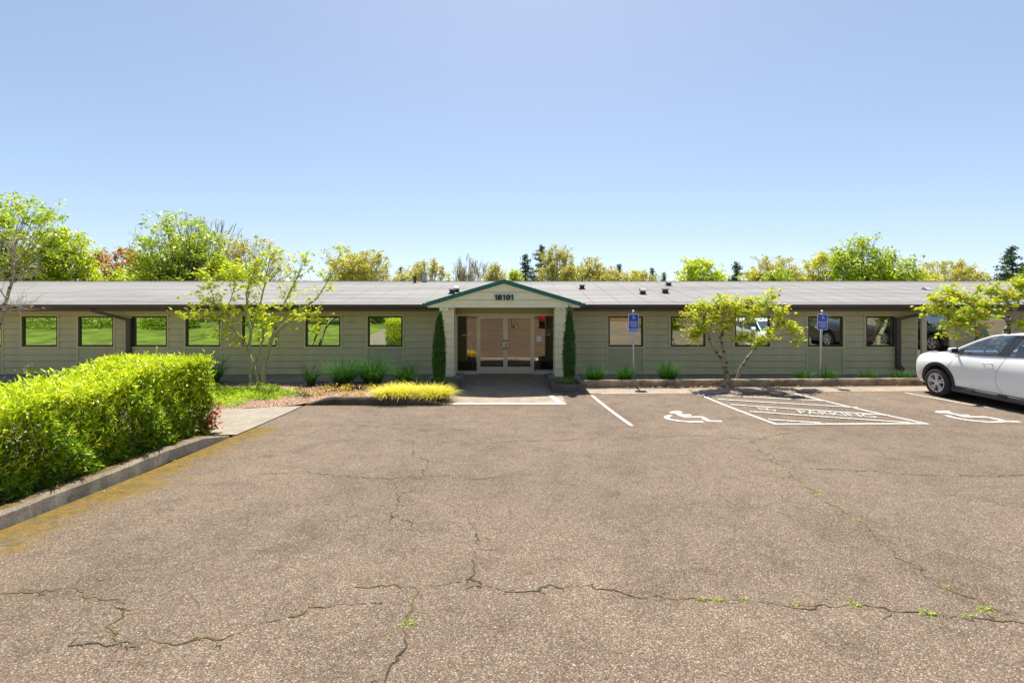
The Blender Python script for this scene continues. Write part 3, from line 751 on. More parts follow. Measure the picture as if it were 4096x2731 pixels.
# windows: frame > pane, trim, blinds
blinds={2:'v',4:'v',1:'r'}
for i,(a,b,p) in enumerate(WIN):
    f_=MB(); y0=BW-.012; y1=BW+.07; t=.055
    f_.box(a,b,y0,y1,WZ0,WZ0+t); f_.box(a,b,y0,y1,WZ1-t,WZ1); f_.box(a,a+t,y0,y1,WZ0+t,WZ1-t); f_.box(b-t,b,y0,y1,WZ0+t,WZ1-t)
    fo=f_.build('window',M['blackframe'],bld,bevel=.006)
    g_=MB(); g_.quad((a+t-.004,BW+.03,WZ0+t-.004),(b-t+.004,BW+.03,WZ0+t-.004),(b-t+.004,BW+.03,WZ1-t+.004),(a+t-.004,BW+.03,WZ1-t+.004)); go=g_.build('pane',M['glass'],fo)
    h_=MB(); s=TR
    h_.box(a-s,b+s,BW-.034,BW+.02,WZ1+.001,WZ1+s); h_.box(a-s,b+s,BW-.034,BW+.02,WZ0-s,WZ0-.001)
    z_lo = 0.0 if p else WZ0-s
    h_.box(a-s,a-.001,BW-.032,BW+.02,WZ0-s+.002 if not p else 0,WZ1+s-.002) if not p else h_.box(a-s,a-.001,BW-.032,BW+.02,0,WZ0-s-.001)
    if p:
        h_.box(a-s,a-.001,BW-.032,BW+.02,WZ0+.001-s+s,WZ1); h_.box(b+.001,b+s,BW-.032,BW+.02,0,WZ0-s-.001); h_.box(b+.001,b+s,BW-.032,BW+.02,WZ0,WZ1)
    else: h_.box(b+.001,b+s,BW-.032,BW+.02,WZ0-s+.002,WZ1+s-.002)
    h_.build('window_trim',M['trim'],fo)
    if blinds.get(i)=='v':
        q=MB(); n=11
        for k in range(n):
            x=a+.08+(b-a-.16)*k/(n-1); q.box(x-.004,x+.05,BW+.12+.012*(k%2),BW+.126+.012*(k%2),WZ0+.04,WZ1-.03)
        q.build('blind',M['blind'],fo)
    elif blinds.get(i)=='r':
        q=MB(); q.box(a+.08,b-.08,BW+.14,BW+.145,1.72,WZ1-.03); q.build('blind',M['blind'],fo)
# base board
mb=MB()
for a,b in ((XL,-1.98),(1.55,DX0)): mb.box(a,b,BW-.030,BW+.0,.0,.045)
mb.build('base_board',M['trim'],bld)
# frieze under the soffit and the soffit, fascia, gutter
for a_,b_ in ((XL-.3,-2.12),(1.64,XR+.3)):
    mb=MB(); mb.box(a_,b_,16.42,16.46,2.215,2.44); mb.build('fascia',M['brown'],bld)
for a_,b_ in ((XL-.3,-2.12),(1.64,XR+.3)):
    mb=MB(); mb.quad((a_,16.46,2.24),(b_,16.46,2.24),(b_,BW+.01,2.24),(a_,BW+.01,2.24)); mb.build('soffit',M['trim'],bld)
def gutter(x0,x1):
    q=MB(); pr=[(16.42,2.425),(16.42,2.305),(16.36,2.30),(16.31,2.36),(16.305,2.41),(16.29,2.425),(16.30,2.43),(16.315,2.41),(16.33,2.36),(16.37,2.315),(16.405,2.32),(16.41,2.425)]
    q.prism(pr,'x',x0,x1); q.build('gutter',M['brown'],bld)
gutter(XL-.3,-2.62); gutter(2.13,XR+.3)
# roof
RS=.16; RE=(16.26,2.452); RY=22.8
def zroof(y): return RE[1]+RS*(y-RE[0])
ZR=zroof(RY)
mb=MB(); th=.05
mb.prism([(RE[0],RE[1]),(RY,ZR),(29.4,zroof(RY-(29.4-RY))),(29.4,zroof(RY-(29.4-RY))-th),(RY,ZR-th),(RE[0]+.0,RE[1]-.022)],'x',XL-.35,XR+.35,0)
x=XL
rng=random.Random(5)
while x<XR:
    xx=x+rng.uniform(-.02,.02); wd=.016 if xx>-1 else .008
    mb.quad((xx,RE[0]+.25,zroof(RE[0]+.25)+.004),(xx+wd,RE[0]+.25,zroof(RE[0]+.25)+.004),(xx+wd,RY-.3,zroof(RY-.3)+.004),(xx,RY-.3,zroof(RY-.3)+.004),1); x+=.96
for yy,wd in ((16.62,.03),(22.35,.05)):
    mb.quad((XL,yy,zroof(yy)+.008),(XR,yy,zroof(yy)+.008),(XR,yy+wd,zroof(yy+wd)+.008),(XL,yy+wd,zroof(yy+wd)+.008),1)
roof=mb.build('roof',[M['roof'],M['seam']],bld)
mb=MB(); mb.box(XL-.35,XR+.35,RY-.09,RY+.09,ZR-.02,ZR+.02); mb.build('ridge_cap',M['trim'],roof)
mb=MB(); mb.box(XL-.35,XR+.35,RE[0]-.012,RE[0]-.001,RE[1]-.03,RE[1]-.004); mb.build('drip_edge',M['seam'],roof)
def roofpt(px,py):
    # pixel ray meets the roof plane
    k=(1207-py)/F   # dz/dy
    y=(RE[1]-RS*RE[0]-H)/(k-RS); return Vector(((px-2048)*y/F,y,zroof(y)))
# vents
def vent(px,py,kind):
    p=roofpt(px,py); q=MB(); ms=[M['ventgrey'],M['vdark']]
    if kind=='pipe': q.tube([(p.x,p.y,p.z-.05),(p.x,p.y,p.z+.30)],.055,12,1); nm='roof_pipe'
    elif kind=='cap':
        q.tube([(p.x,p.y,p.z-.05),(p.x,p.y,p.z+.30)],.10,16,0); q.tube([(p.x,p.y,p.z+.30),(p.x,p.y,p.z+.35)],[.135,.135],16,0); q.tube([(p.x,p.y,p.z+.37),(p.x,p.y,p.z+.41)],[.14,.125],16,0); nm='roof_vent'
        q.tube([(p.x,p.y,p.z+.34),(p.x,p.y,p.z+.38)],.08,12,1)
    elif kind=='hood':
        q.box(p.x-.09,p.x+.09,p.y-.09,p.y+.09,p.z-.03,p.z+.12,1)
        q.prism([(p.y-.13,p.z+.10),(p.y-.13,p.z+.15),(p.y-.06,p.z+.22),(p.y+.1,p.z+.23),(p.y+.13,p.z+.12)],'x',p.x-.11,p.x+.11,0); nm='roof_vent'
    elif kind=='open':
        q.box(p.x-.09,p.x+.09,p.y-.09,p.y+.09,p.z-.03,p.z+.13,1); q.prism([(p.y-.12,p.z+.13),(p.y+.12,p.z+.13),(p.y+.14,p.z+.17),(p.y-.14,p.z+.17)],'x',p.x-.12,p.x+.12,0); nm='roof_vent'
    elif kind=='flat':
        q.prism([(p.y-.15,p.z),(p.y+.15,p.z+.04),(p.y+.1,p.z+.14)],'x',p.x-.12,p.x+.12,0); nm='roof_vent'
    q.prism([(p.y-.2,zroof(p.y-.2)+.012),(p.y+.2,zroof(p.y+.2)+.012),(p.y+.2,zroof(p.y+.2)-.01),(p.y-.2,zroof(p.y-.2)-.01)],'x',p.x-.13,p.x+.13,1)
    q.build(nm,ms,roof)
vent(1660,1131,'pipe'); vent(1700,1126,'cap'); vent(1808,1173,'open'); vent(1827,1167,'hood')
vent(2328,1155,'open'); vent(2571,1176,'hood'); vent(2661,1172,'open'); vent(2674,1142,'hood'); vent(3711,1160,'flat')
# downspouts
def spout(p0,p1,zb_,wdt=.075):
    q=MB(); d=.045
    def bar(a,b):
        a=Vector(a);b=Vector(b); t=(b-a).normalized(); s=Vector((0,1,0)) if abs(t.y)<.9 else Vector((0,0,1)); u=t.cross(s).normalized()*wdt*.5*1.1; v=t.cross(u).normalized()*d
        vs=[a-u-v,a+u-v,a+u+v,a-u+v,b-u-v,b+u-v,b+u+v,b-u+v]; q.add(vs,[(0,1,2,3),(7,6,5,4),(0,4,5,1),(1,5,6,2),(2,6,7,3),(3,7,4,0)])
    bar((p0[0],p0[1],p0[2]+.05),(p0[0],p0[1],p0[2]-.04)); bar(p0,p1)
    q.box(p1[0]-wdt,p1[0]+wdt,p1[1]-.045,p1[1]+.045,zb_,p1[2]+.06)
    q.prism([(p1[1]-.05,zb_+.12),(p1[1]-.22,zb_-.02),(p1[1]-.15,zb_-.08),(p1[1]+.045,zb_+.0)],'x',p1[0]-wdt-.002,p1[0]+wdt+.002)
    return q.build('downspout',M['brown'],bld)
spout((-14.25,16.36,2.26),(-13.45,16.97,1.90),.18); spout((14.35,16.36,2.24),(13.55,16.97,1.93),.22)

# porch: gable, roof, ceiling, columns
GX0,GX1,GXC=-2.58,2.09,-.245; GY=14.55; GZ0=2.367; GZE=2.525; GZP=3.217
sl=(GZP-GZE)/(GX1-GXC)
def gz(x): return GZP-sl*abs(x-GXC)
mb=MB()      # lap siding of the gable face
k=0; fa=.135
def xat(z,off): # half width of the triangle at height z under the green trim
    return (GZP-off-z)/sl
zz=GZ0
while zz<GZP-fa-.03:
    hi=min(zz+.236-.014,GZP-fa-.02)
    w0=min(xat(zz,fa),GX1-GXC-.02); w1=max(.005,min(xat(hi,fa),GX1-GXC-.02))
    y0=GY+.03-.022; y1=GY+.03-.004
    # break at the eave corner so that the outline stays under the trim
    mb.poly([(GXC-w0,y0,zz),(GXC+w0,y0,zz),(GXC+w1,y1,hi),(GXC-w1,y1,hi)])
    mb.poly([(GXC-w0,GY+.05,zz),(GXC+w0,GY+.05,zz),(GXC+w0,y0,zz),(GXC-w0,y0,zz)])
    zz+=.236
mb.build('gable_siding',M['cream'],bld)
mb=MB()
mb.prism([(GX0+.02,GZ0),(GX1-.02,GZ0),(GX1-.02,GZE-fa*.6),(GXC,GZP-fa*.9),(GX0+.02,GZE-fa*.6)],'y',GY+.05,GY+.12); mb.build('gable_wall',M['cream'],bld)
mb=MB()
for s in (-1,1):
    xe=GXC+s*(GX1-GXC); o_=.035
    pts=[(xe,GZE),(GXC,GZP),(GXC,GZP-fa),(xe,GZE-fa*.95)]
    mb.prism(pts if s>0 else pts[::-1],'y',GY-.03,GY+.006)
mb.build('gable_fascia',M['green'],bld)
mb=MB()
for s in (-1,1):
    xe=GXC+s*(GX1-GXC-.015)
    pts=[(xe,GZE-fa*.95+.002),(GXC,GZP-fa+.002),(GXC,GZP-fa-.035),(xe-s*.12,GZE-fa*.95+.0)]
    mb.prism(pts if s>0 else pts[::-1],'y',GY-.018,GY+.01)
mb.build('gable_trim',M['cream'],bld)
mb=MB()
for s in (-1,1):
    xe=GXC+s*(GX1-GXC)
    mb.add([(xe,GY-.02,GZE-.004),(GXC,GY-.02,GZP-.004),(GXC,21.0,GZP-.004),(xe,16.6,GZE-.004)],[(0,1,2,3)])
    mb.add([(xe,GY-.02,GZE-.06),(GXC,GY-.02,GZP-.06),(GXC,21.0,GZP-.06),(xe,16.6,GZE-.06)],[(0,1,2,3)])
    mb.quad((xe,GY-.02,GZE-.06),(xe,16.6,GZE-.06),(xe,16.6,GZE-.004),(xe,GY-.02,GZE-.004))
mb.build('porch_roof',M['roof'],bld)
for s in (-1,1):   # gutters of the porch eaves, seen end on
    xe=GXC+s*(GX1-GXC)
    mb=MB(); mb.prism([(xe+s*.004,GZE-.03),(xe+s*.13,GZE-.03),(xe+s*.115,GZE-.07),(xe+s*.075,GZE-.135),(xe+s*.004,GZE-.145)][::s],'y',GY+.01,16.25)
    mb.build('porch_gutter',M['brown'],bld)
mb=MB(); mb.quad((GX0+.05,GY+.1,GZ0+.003),(GX1-.05,GY+.1,GZ0+.003),(GX1-.05,16.9,GZ0+.003),(GX0+.05,16.9,GZ0+.003)); mb.build('porch_ceiling',M['trim'],bld)
for x0,x1 in ((-2.21,-1.77),(1.30,1.74)):
    c=MB(); yf=14.74; yb=15.20
    siding(c,x0+.05,x1-.05,.27,GZ0,yf+.005,0,.02,zb=.27)
    for xs_,sg in ((x0+.004,-1),(x1-.004,1)):
        k=0; z=.27
        while z<GZ0:
            hi=min(z+LAP,GZ0); c.quad((xs_+sg*.016,yf+.03,z),(xs_+sg*.016,yb,z),(xs_,yb,hi),(xs_,yf+.03,hi)); c.quad((xs_,yf+.03,z),(xs_,yb,z),(xs_+sg*.016,yb,z),(xs_+sg*.016,yf+.03,z)); z+=LAP
    c.box(x0,x0+.05,yf-.03,yf+.02,.27,GZ0); c.box(x1-.05,x1,yf-.03,yf+.02,.27,GZ0)
    c.quad((x0,yb,.27),(x1,yb,.27),(x1,yb,GZ0),(x0,yb,GZ0))
    co=c.build('column',M['cream'],bld)
    l_=MB(); xm=(x0+x1)/2-.06
    l_.box(xm-.10,xm+.10,14.60,14.735,2.28,2.362); l_.box(xm-.12,xm+.12,14.585,14.60,2.275,2.362)
    lo=l_.build('porch_light',M['signwhite'],co,bevel=.005); d_=MB(); d_.box(xm-.07,xm+.07,14.580,14.5845,2.295,2.34); d_.build('lens',M['lens'],co)
for a_,b_ in ((-2.10,-1.88),(1.40,1.62)):
    mb=MB(); mb.box(a_,b_,15.22,BW-.04,2.1,GZ0-.003); mb.build('porch_beam',M['wall'],bld)
# number 18101
def add_text(txt,parent,name,m,x,y,z,width=None,height=None,depth=.0,face='front',bold=0.0):
    vs,fs,asp=text_geo(txt,bold=bold)
    if height is None: height=width/asp
    if width is None: width=height*asp
    mb=MB(); n=len(vs)
    V=[(x+(u-.5)*width,y,z+v*height) for u,v in vs]
    mb.add(V,fs)
    if depth:
        # side walls along boundary edges
        from collections import Counter
        ec=Counter()
        for f_ in fs:
            for i in range(len(f_)): ec[tuple(sorted((f_[i],f_[(i+1)%len(f_)])))]+=1
        V2=[(a,b_+depth,c_) for a,b_,c_ in V]
        mb.add(V+V2,[(a,b_,b_+n,a+n) for (a,b_),c_ in ec.items() if c_==1])
    return mb.build(name,m,parent)
hn=MB(); U=.00242
def gx(u): return GXC+(u-1151)*U
def one(u0,u1):
    a=gx(u0); b=gx(u1); sw_=.040; z0=2.59; hh=.168; st_=b-sw_*.35
    hn.prism([(st_-sw_,z0),(st_,z0),(st_,z0+hh),(st_-sw_*.62,z0+hh),(a,z0+hh*.80),(a,z0+hh*.66),(st_-sw_,z0+hh*.72)],'y',GY-.042,GY-.02)
for u in ((1034,1072),(1134,1172),(1236,1274)): one(*u)
for ch,u0,u1 in (('8',1073,1127),('0',1177,1233)):
    vs,fs,asp=text_geo(ch,bold=.035); n=len(vs); V=[(gx(u0+(u1-u0)*u),GY-.042,2.588+v*.172) for u,v in vs]; hn.add(V,fs)
    from collections import Counter
    ec=Counter(tuple(sorted((f_[i],f_[(i+1)%len(f_)]))) for f_ in fs for i in range(len(f_)))
    V2=[(a,b_+.022,c_) for a,b_,c_ in V]; hn.add(V+V2,[(a,b_,b_+n,a+n) for (a,b_),c_ in ec.items() if c_==1])
hn.build('house_number',M['digits'],bld)

# entrance storefront
EY=16.90
fx=[-1.98,-1.228,-1.172,.714,.768,1.55]
st=MB()
def ebox(mb,x0,x1,z0,z1,y0=EY-.05,y1=EY+.06): mb.box(x0,x1,y0,y1,z0,z1)
ebox(st,-1.98,1.55,2.045,2.13,EY-.06); ebox(st,-1.228,-1.176,.016,2.043,EY-.055); ebox(st,.718,.768,.016,2.043,EY-.055)
ebox(st,-1.98,-1.93,.016,2.043,EY-.05); ebox(st,1.50,1.55,.016,2.043,EY-.05)
ebox(st,-1.928,-1.23,.016,.123,EY-.045); ebox(st,.77,1.498,.016,.123,EY-.045)
sto=st.build('entrance_frame',M['alu'],bld,bevel=.004)
for x0,x1 in ((-1.93,-1.228),(.768,1.50)):
    q=MB(); q.quad((x0,EY,.12),(x1,EY,.12),(x1,EY,2.05),(x0,EY,2.05)); q.build('sidelight',M['doorglass'],sto)
for x0,x1,s in ((-1.172,-.232,1),(-.226,.714,-1)):
    d=MB(); sw=.068
    ebox(d,x0,x0+sw,.03,2.04,EY-.03,EY+.03); ebox(d,x1-sw,x1,.03,2.04,EY-.03,EY+.03); ebox(d,x0+sw+.001,x1-sw-.001,1.955,2.04,EY-.028,EY+.03); ebox(d,x0+sw+.001,x1-sw-.001,.03,.272,EY-.028,EY+.03)
    do=d.build('door',M['alu'],bld,bevel=.003)
    q=MB(); q.quad((x0+sw,EY,.27),(x1-sw,EY,.27),(x1-sw,EY,1.96),(x0+sw,EY,1.96)); q.build('pane',M['doorglass'],do)
    q=MB(); hx=x1-.05 if s>0 else x0+.05; q.box(hx-.012,hx+.012,EY-.10,EY-.075,.94,1.18); q.build('handle',M['chrome'],do,bevel=.004)
    for z in (.915,1.185):
        q=MB(); q.box(hx-.035,hx+.03,EY-.11,EY-.031,z-.02,z+.02); q.build('handle_bracket',M['black'],do,bevel=.003)
    if s<0: q=MB(); q.box(x0+.005,x0+.045,EY-.045,EY-.031,1.0,1.08); q.build('lock',M['black'],do,bevel=.003)
    q=MB(); q.box((x0+x1)/2-.03,(x0+x1)/2+.03,EY-.034,EY-.0285,.238,.256); q.build('rail_slot',M['black'],do)
    q=MB(); q.box(x0+sw,x1-sw,EY+.06,EY+.11,1.03,1.085); q.build('push_bar',M['cladding'],do)
mb=MB(); mb.box(-1.98,-1.90,EY-.04,BW+.02,0,2.13); mb.box(1.552,1.62,EY-.04,BW+.02,0,2.13); mb.quad((-1.98,EY-.045,2.131),(1.55,EY-.045,2.131),(1.55,EY-.045,GZ0),(-1.98,EY-.045,GZ0)); mb.build('entrance_header',M['wall'],bld)
# lobby inside
mb=MB(); mb.box(-1.98,-1.55,17.5,17.6,.1,2.5); mb.box(-1.55,-1.45,17.5,21.9,.1,2.5); mb.box(.15,1.35,18.6,18.7,.1,2.5); mb.box(1.35,1.45,17.5,21.9,0.1,2.5); mb.build('lobby_wall',M['interior'],bld)
for a_ in ((-1.98,-1.56,17.48,17.498),(.15,1.34,18.58,18.598)):
    mb=MB(); mb.box(*a_,.011,.14); mb.build('skirting',M['black'],bld)
for t_,x,z,hh,sc in (('Suite 200',-1.60,1.36,.045,None),('Suite 250',1.20,1.37,.045,None),('Permanent Hair Removal',1.19,1.46,.022,None),('Pacific Northwest Electrology',1.15,1.54,.03,None),('BUILDING MANAGEMENT 624-7787',1.13,.14,.03,None)):
    w_=(.28 if 'Suite' in t_ else .62 if 'BUILD' in t_ else .56 if 'Pacific' in t_ else .38)
    add_text(t_,sto,'lettering',M['lettering'],x,EY-.006,z,width=w_,height=hh,bold=.01)
q=MB(); q.box(.86,1.02,EY-.008,EY-.004,1.16,1.34); q.build('notice',M['signwhite'],sto)
# side entrance at the right
q=MB(); 
q.box(DX0,DX0+.04,BW-.02,BW+.06,0,2.12); q.box(wx(3686),wx(3704),BW-.03,BW+.06,0,2.06); q.box(wx(3798),DX1,BW-.03,BW+.06,0,2.06); q.box(DX0+.041,DX1,BW-.035,BW+.06,2.061,2.12); q.box(wx(3704)+.001,wx(3798)-.001,BW-.03,BW+.06,0,.2); q.box(DX0+.041,wx(3686)-.001,BW-.03,BW+.06,0,.1)
se=q.build('side_door_frame',M['alu'],bld)
q=MB(); q.quad((DX0+.04,BW+.01,.05),(DX1-.03,BW+.01,.05),(DX1-.03,BW+.01,2.07),(DX0+.04,BW+.01,2.07)); q.build('pane',M['glass'],se)
add_text('18101',se,'lettering',M['lettering'],wx(3752),BW-.002,1.70,width=.36,height=.11,bold=.03)
# planters at the porch
def planter(x0,x1,y0,y1,yb,inner,label):
    # U-shaped low walls of concrete around a bed, taller block beneath the column
    t=empty('planter',((x0+x1)/2,y0,0)); ox,oy=(x0+x1)/2,y0; tag(t,label,'planter'); q=MB(); z=.24; w_=.14
    def bx(a,b,c,d,zz): q.box(a-ox,b-ox,c-oy,d-oy,-.08,zz)
    bx(x0,x1,y0,y0+w_,z)
    bx(x0,x0+w_,y0+w_+.0005,yb-.001,z); bx(x1-w_,x1,y0+w_+.0005,yb-.001,z)
    q.build('planter_wall',M['planter'],t,bevel=.012)
    q=MB(); bx(x0,x1,yb,15.45,.27); q.build('column_base',M['conc' if False else 'walk'],t,bevel=.01)
    q=MB(); q.box(x0+w_-ox,x1-w_-ox,y0+w_-oy,yb-oy,-.05,.17); q.build('planter_soil',M['soil'],t)
    return t
planter(1.10,2.05,13.40,14.6,14.55,0,'stained concrete planter at the foot of the right porch column')
planter(-2.50,-1.52,13.72,14.6,14.55,0,'concrete planter at the foot of the left porch column, half hidden by golden grass')

# ------------------------------------------------------------------ signs
def sign(px,py,y,van,label,lean):
    top=P(px,1256,y); x=top.x; t=empty('parking_sign',(x,y,.04)); tag(t,label,'sign',None); t.rotation_euler=(0,lean,0)
    hz=H-(1250-1207)*y/F-.04
    q=MB(); q.tube([(0,0,-.1),(0,0,hz)],.03,14); q.build('post',M['galv'],t,smooth=True)
    q=MB(); q.tube([(0,0,hz+.001),(0,0,hz+.05),(0,0,hz+.07)],[.042,.038,.012],14); q.build('post_cap',M['galv'],t,smooth=True)
    w_=.315; h_=.555 if van else .47; zt=hz-.045; zb_=zt-h_
    def rr(w2,z0,z1,yy0,yy1,r=.035):
        pts=[]
        for cx_,cz_,a0 in ((w2-r,z1-r,0),(-w2+r,z1-r,90),(-w2+r,z0+r,180),(w2-r,z0+r,270)):
            for k in range(5): a=R(a0+k*22.5); pts.append((cx_+r*math.cos(a),cz_+r*math.sin(a)))
        q=MB(); q.prism(pts,'y',yy0,yy1); return q
    pl=rr(w_/2,zb_,zt,-.042,-.034).build('sign_plate',M['signwhite'],t)
    if van:
        rr(w_/2-.012,zb_+.108,zt-.012,-.0455,-.0425,.022).build('sign_face',M['signblue'],pl); rr(w_/2-.012,zb_+.012,zb_+.094,-.0455,-.0425,.022).build('sign_face',M['signblue'],pl)
        add_text('VAN-ACCESSIBLE',pl,'lettering',M['signwhite'],0,-.047,zb_+.036,width=.25,height=.034,bold=.02)
        zo=zb_+.108
    else: rr(w_/2-.012,zb_+.012,zt-.012,-.0455,-.0425,.022).build('sign_face',M['signblue'],pl); zo=zb_+.03
    L=['PARKING WITH D.M.V.','DISABLED PERMIT ONLY','VIOLATORS SUBJECT TO','TOWING UNDER','ORS 811.620 AND FINE','UP TO $450 UNDER','ORS 811.615']
    for i,s_ in enumerate(L): add_text(s_,pl,'lettering',M['signwhite'],0,-.047,zt-.235-.029*i,width=.013*len(s_),height=.018,bold=.015)
    # wheelchair pictogram
    q=MB(); c=(0,zt-.105); S=.001
    def stv(pts,wd):
        for a,b in zip(pts[:-1],pts[1:]):
            a=Vector(a);b=Vector(b); t_=(b-a).normalized(); n_=Vector((-t_.y,t_.x))*wd/2; e=t_*wd*.25
            q.poly([(v.x,-.0475,v.y) for v in (a-n_-e,b-n_+e,b+n_+e,a+n_-e)])
    def cc(x_,z_): return (x_*S,zt-.1+z_*S)
    stv([cc(-8,40),cc(-6,-5),cc(25,-5),cc(38,-34),cc(52,-28)],.012); stv([cc(-7,18),cc(20,18)],.010)
    stv([cc(-10+32*math.cos(R(a)),-20+30*math.sin(R(a))) for a in range(105,345,15)],.011)
    q.poly([(cc(-8+9*math.cos(k*.628),52+9*math.sin(k*.628))[0],-.0475,cc(0,52+9*math.sin(k*.628))[1]) for k in range(10)])
    q.build('wheelchair_symbol',M['signwhite'],pl)
    return t
sign(2533,0,14.62,True,'blue van accessible parking sign on a steel post left of the small maple',0)
sign(3277,0,14.62,False,'blue accessible parking sign on a slightly leaning post right of the small maple',R(2.2))

# ------------------------------------------------------------------ car
def car(name,label,paint_m,loc,rz,scale=1.0):
    root=empty(name,loc,rz); root.scale=(scale,)*3; tag(root,label,'car')
    # local axes: x = width (left side is -x seen from the camera), y = forward, z up.  y=0 at front axle
    # stations: (s from nose, [ (w,z) bottom..belt/hood edge ], deck z centre)
    ys=[.84,.80,.72,.60,.45,.25,0,-.25,-.5,-.8,-1.2,-1.6,-2.0,-2.3,-2.55,-2.8,-3.0,-3.15,-3.26,-3.295]
    prof=[]
    def lerp(t,tab):
        for (a,va),(b,vb) in zip(tab[:-1],tab[1:]):
            if t<=a and t>=b:
                u=(a-t)/(a-b) if a!=b else 0; u=u*u*(3-2*u); return va+(vb-va)*u
        return tab[-1][1]
    W=[(.84,.60),(.80,.71),(.72,.785),(.60,.83),(.45,.86),(.25,.878),(0,.885),(-.3,.88),(-.55,.86),(-.9,.852),(-1.7,.855),(-2.1,.87),(-2.5,.885),(-2.9,.86),(-3.15,.78),(-3.295,.62)]
    ZBt=[(.84,.38),(.72,.26),(.5,.22),(-.5,.20),(-2.8,.22),(-3.1,.28),(-3.295,.42)]
    ZH=[(.84,.86),(.80,.93),(.72,.985),(.60,1.015),(.45,1.035),(.25,1.055),(0,1.07),(-.25,1.075),(-.5,1.09),(-.8,1.10),(-1.5,1.15),(-2.2,1.20),(-2.6,1.23),(-2.9,1.18),(-3.1,1.06),(-3.2,.92),(-3.295,.80)]
    v=[];K=13
    for y in ys:
        W_=lerp(y,W); zb=lerp(y,ZBt); zh=lerp(y,ZH)
        hood = y>-.45
        bulge=math.exp(-((y)/.42)**2)
        dz=zh-zb
        if hood:
            sec=[(0,zb),(W_*.80,zb),(W_*.955,zb+dz*.06),(W_*.985,zb+dz*.25),(W_*1.0,zb+dz*.45),(W_*1.0,zb+dz*.62),(W_*.975,zb+dz*.77),(W_*.915,zb+dz*.88),(W_*.82,zb+dz*.965),(W_*.70,zb+dz*1.0),(W_*.52,zb+dz*.985+.012),(W_*.26,zb+dz*.985+.03),(0,zb+dz*.985+.035)]
        else:
            sec=[(0,zb),(W_*.80,zb),(W_*.955,zb+dz*.05),(W_*.985,zb+dz*.18),(W_*.99,zb+dz*.38),(W_*1.0,zb+dz*.58),(W_*.995,zb+dz*.72),(W_*.965,zb+dz*.86),(W_*.925,zb+dz*.97),(W_*.90,zb+dz*1.0),(W_*.80,zb+dz*.985),(W_*.4,zb+dz*.96),(0,zb+dz*.96)]
        prof.append(sec)
    bm=bmesh.new(); rows=[]
    for y,sec in zip(ys,prof):
        full=[(w_,z_) for w_,z_ in sec]+[(-w_,z_) for w_,z_ in sec[-2:0:-1]]
        rows.append([bm.verts.new((w_,y,z_)) for w_,z_ in full])
    n=len(rows[0])
    for i in range(len(rows)-1):
        for j in range(n):
            bm.faces.new((rows[i][j],rows[i][(j+1)%n],rows[i+1][(j+1)%n],rows[i+1][j]))
    bm.faces.new(rows[0]); bm.faces.new(rows[-1][::-1])
    bmesh.ops.recalc_face_normals(bm,faces=bm.faces)
    me=bpy.data.meshes.new('body'); bm.to_mesh(me); bm.free()
    me.materials.append(paint_m); me.materials.append(M['black'])
    body=link_mesh('body',me)
    sub=body.modifiers.new('s','SUBSURF'); sub.levels=2; sub.render_levels=2
    cut=MB()
    for yy in (0,-2.53):
        for sx in (-1,1):
            cut.tube([(sx*.60,yy,.37),(sx*1.05,yy,.37)],.405,40)
    co=cut.build('cut',M['black'])
    bo=body.modifiers.new('b','BOOLEAN'); bo.operation='DIFFERENCE'; bo.object=co; bo.solver='EXACT'
    dg=bpy.context.evaluated_depsgraph_get(); nm=bpy.data.meshes.new_from_object(body.evaluated_get(dg)); body.modifiers.clear(); body.data=nm
    bpy.data.objects.remove(co)
    for p in nm.polygons:
        p.use_smooth=True
        c=p.center
        in_arch=any(math.hypot(c.y-yy,c.z-.37)<.398 and abs(c.x)<1.0 for yy in (0,-2.53)) and c.z<.8
        if in_arch and abs(c.x)<.95 : p.material_index=1 if (abs(math.hypot(c.y,c.z-.37)-.405)<.02 or abs(math.hypot(c.y+2.53,c.z-.37)-.405)<.02 or abs(abs(c.x)-.6)<.01) else p.material_index
        if p.material_index==0 and any(abs(math.hypot(c.y-yy,c.z-.37)-.402)<.006 for yy in (0,-2.53)): p.material_index=1
    body.parent=root; body.name='body'
    bvh=BVHTree.FromPolygons([vv.co for vv in nm.vertices],[tuple(p.vertices) for p in nm.polygons])
    def side(y,z,s=-1,off=.003):
        h_=bvh.ray_cast(Vector((s*2,y,z)),Vector((-s,0,0)))
        return Vector((h_[0].x+s*off,y,z)) if h_[0] is not None else Vector((s*.88,y,z))
    def top(x,y,off=.003):
        h_=bvh.ray_cast(Vector((x,y,3)),Vector((0,0,-1))); return Vector((x,y,(h_[0].z if h_[0] is not None else 1)+off))
    def seam(pts,s,wd=.006,mat_=M['black'],nm_='panel_gap',par=None,off=.002):
        q=MB(); ps=[]
        for a,b in zip(pts[:-1],pts[1:]):
            for i in range(8): ps.append((a[0]+(b[0]-a[0])*i/8,a[1]+(b[1]-a[1])*i/8))
        ps.append(pts[-1])
        q.tube([side(y,z,s,-.001) for y,z in ps],wd*.6,5,cap=False); return q.build(nm_,mat_,par or body)
    class GB(MB):
        def add(s_,vs,fs,m=0):
            out=[]
            for v in vs:
                x,y,z=v
                k_=max(0,min(1,(-y-.35)/1.2)); z2=z+.035+.055*k_ if z>.95 else z
                out.append((x,y-.05*(z>1.0),z2))
            MB.add(s_,out,fs,m)
    # greenhouse
    def beltz(y): return lerp(y,ZH)
    roofz=[(-.95,1.42),(-1.2,1.505),(-1.5,1.55),(-1.9,1.565),(-2.3,1.545),(-2.7,1.49),(-2.95,1.43)]
    def beltw(y): return lerp(y,W)*.905
    for s in (-1,1):
        # side glass
        pass
    # roof panel
    q=GB(); rw=[(-.98,.53),(-1.3,.575),(-1.9,.60),(-2.5,.585),(-2.95,.54)]
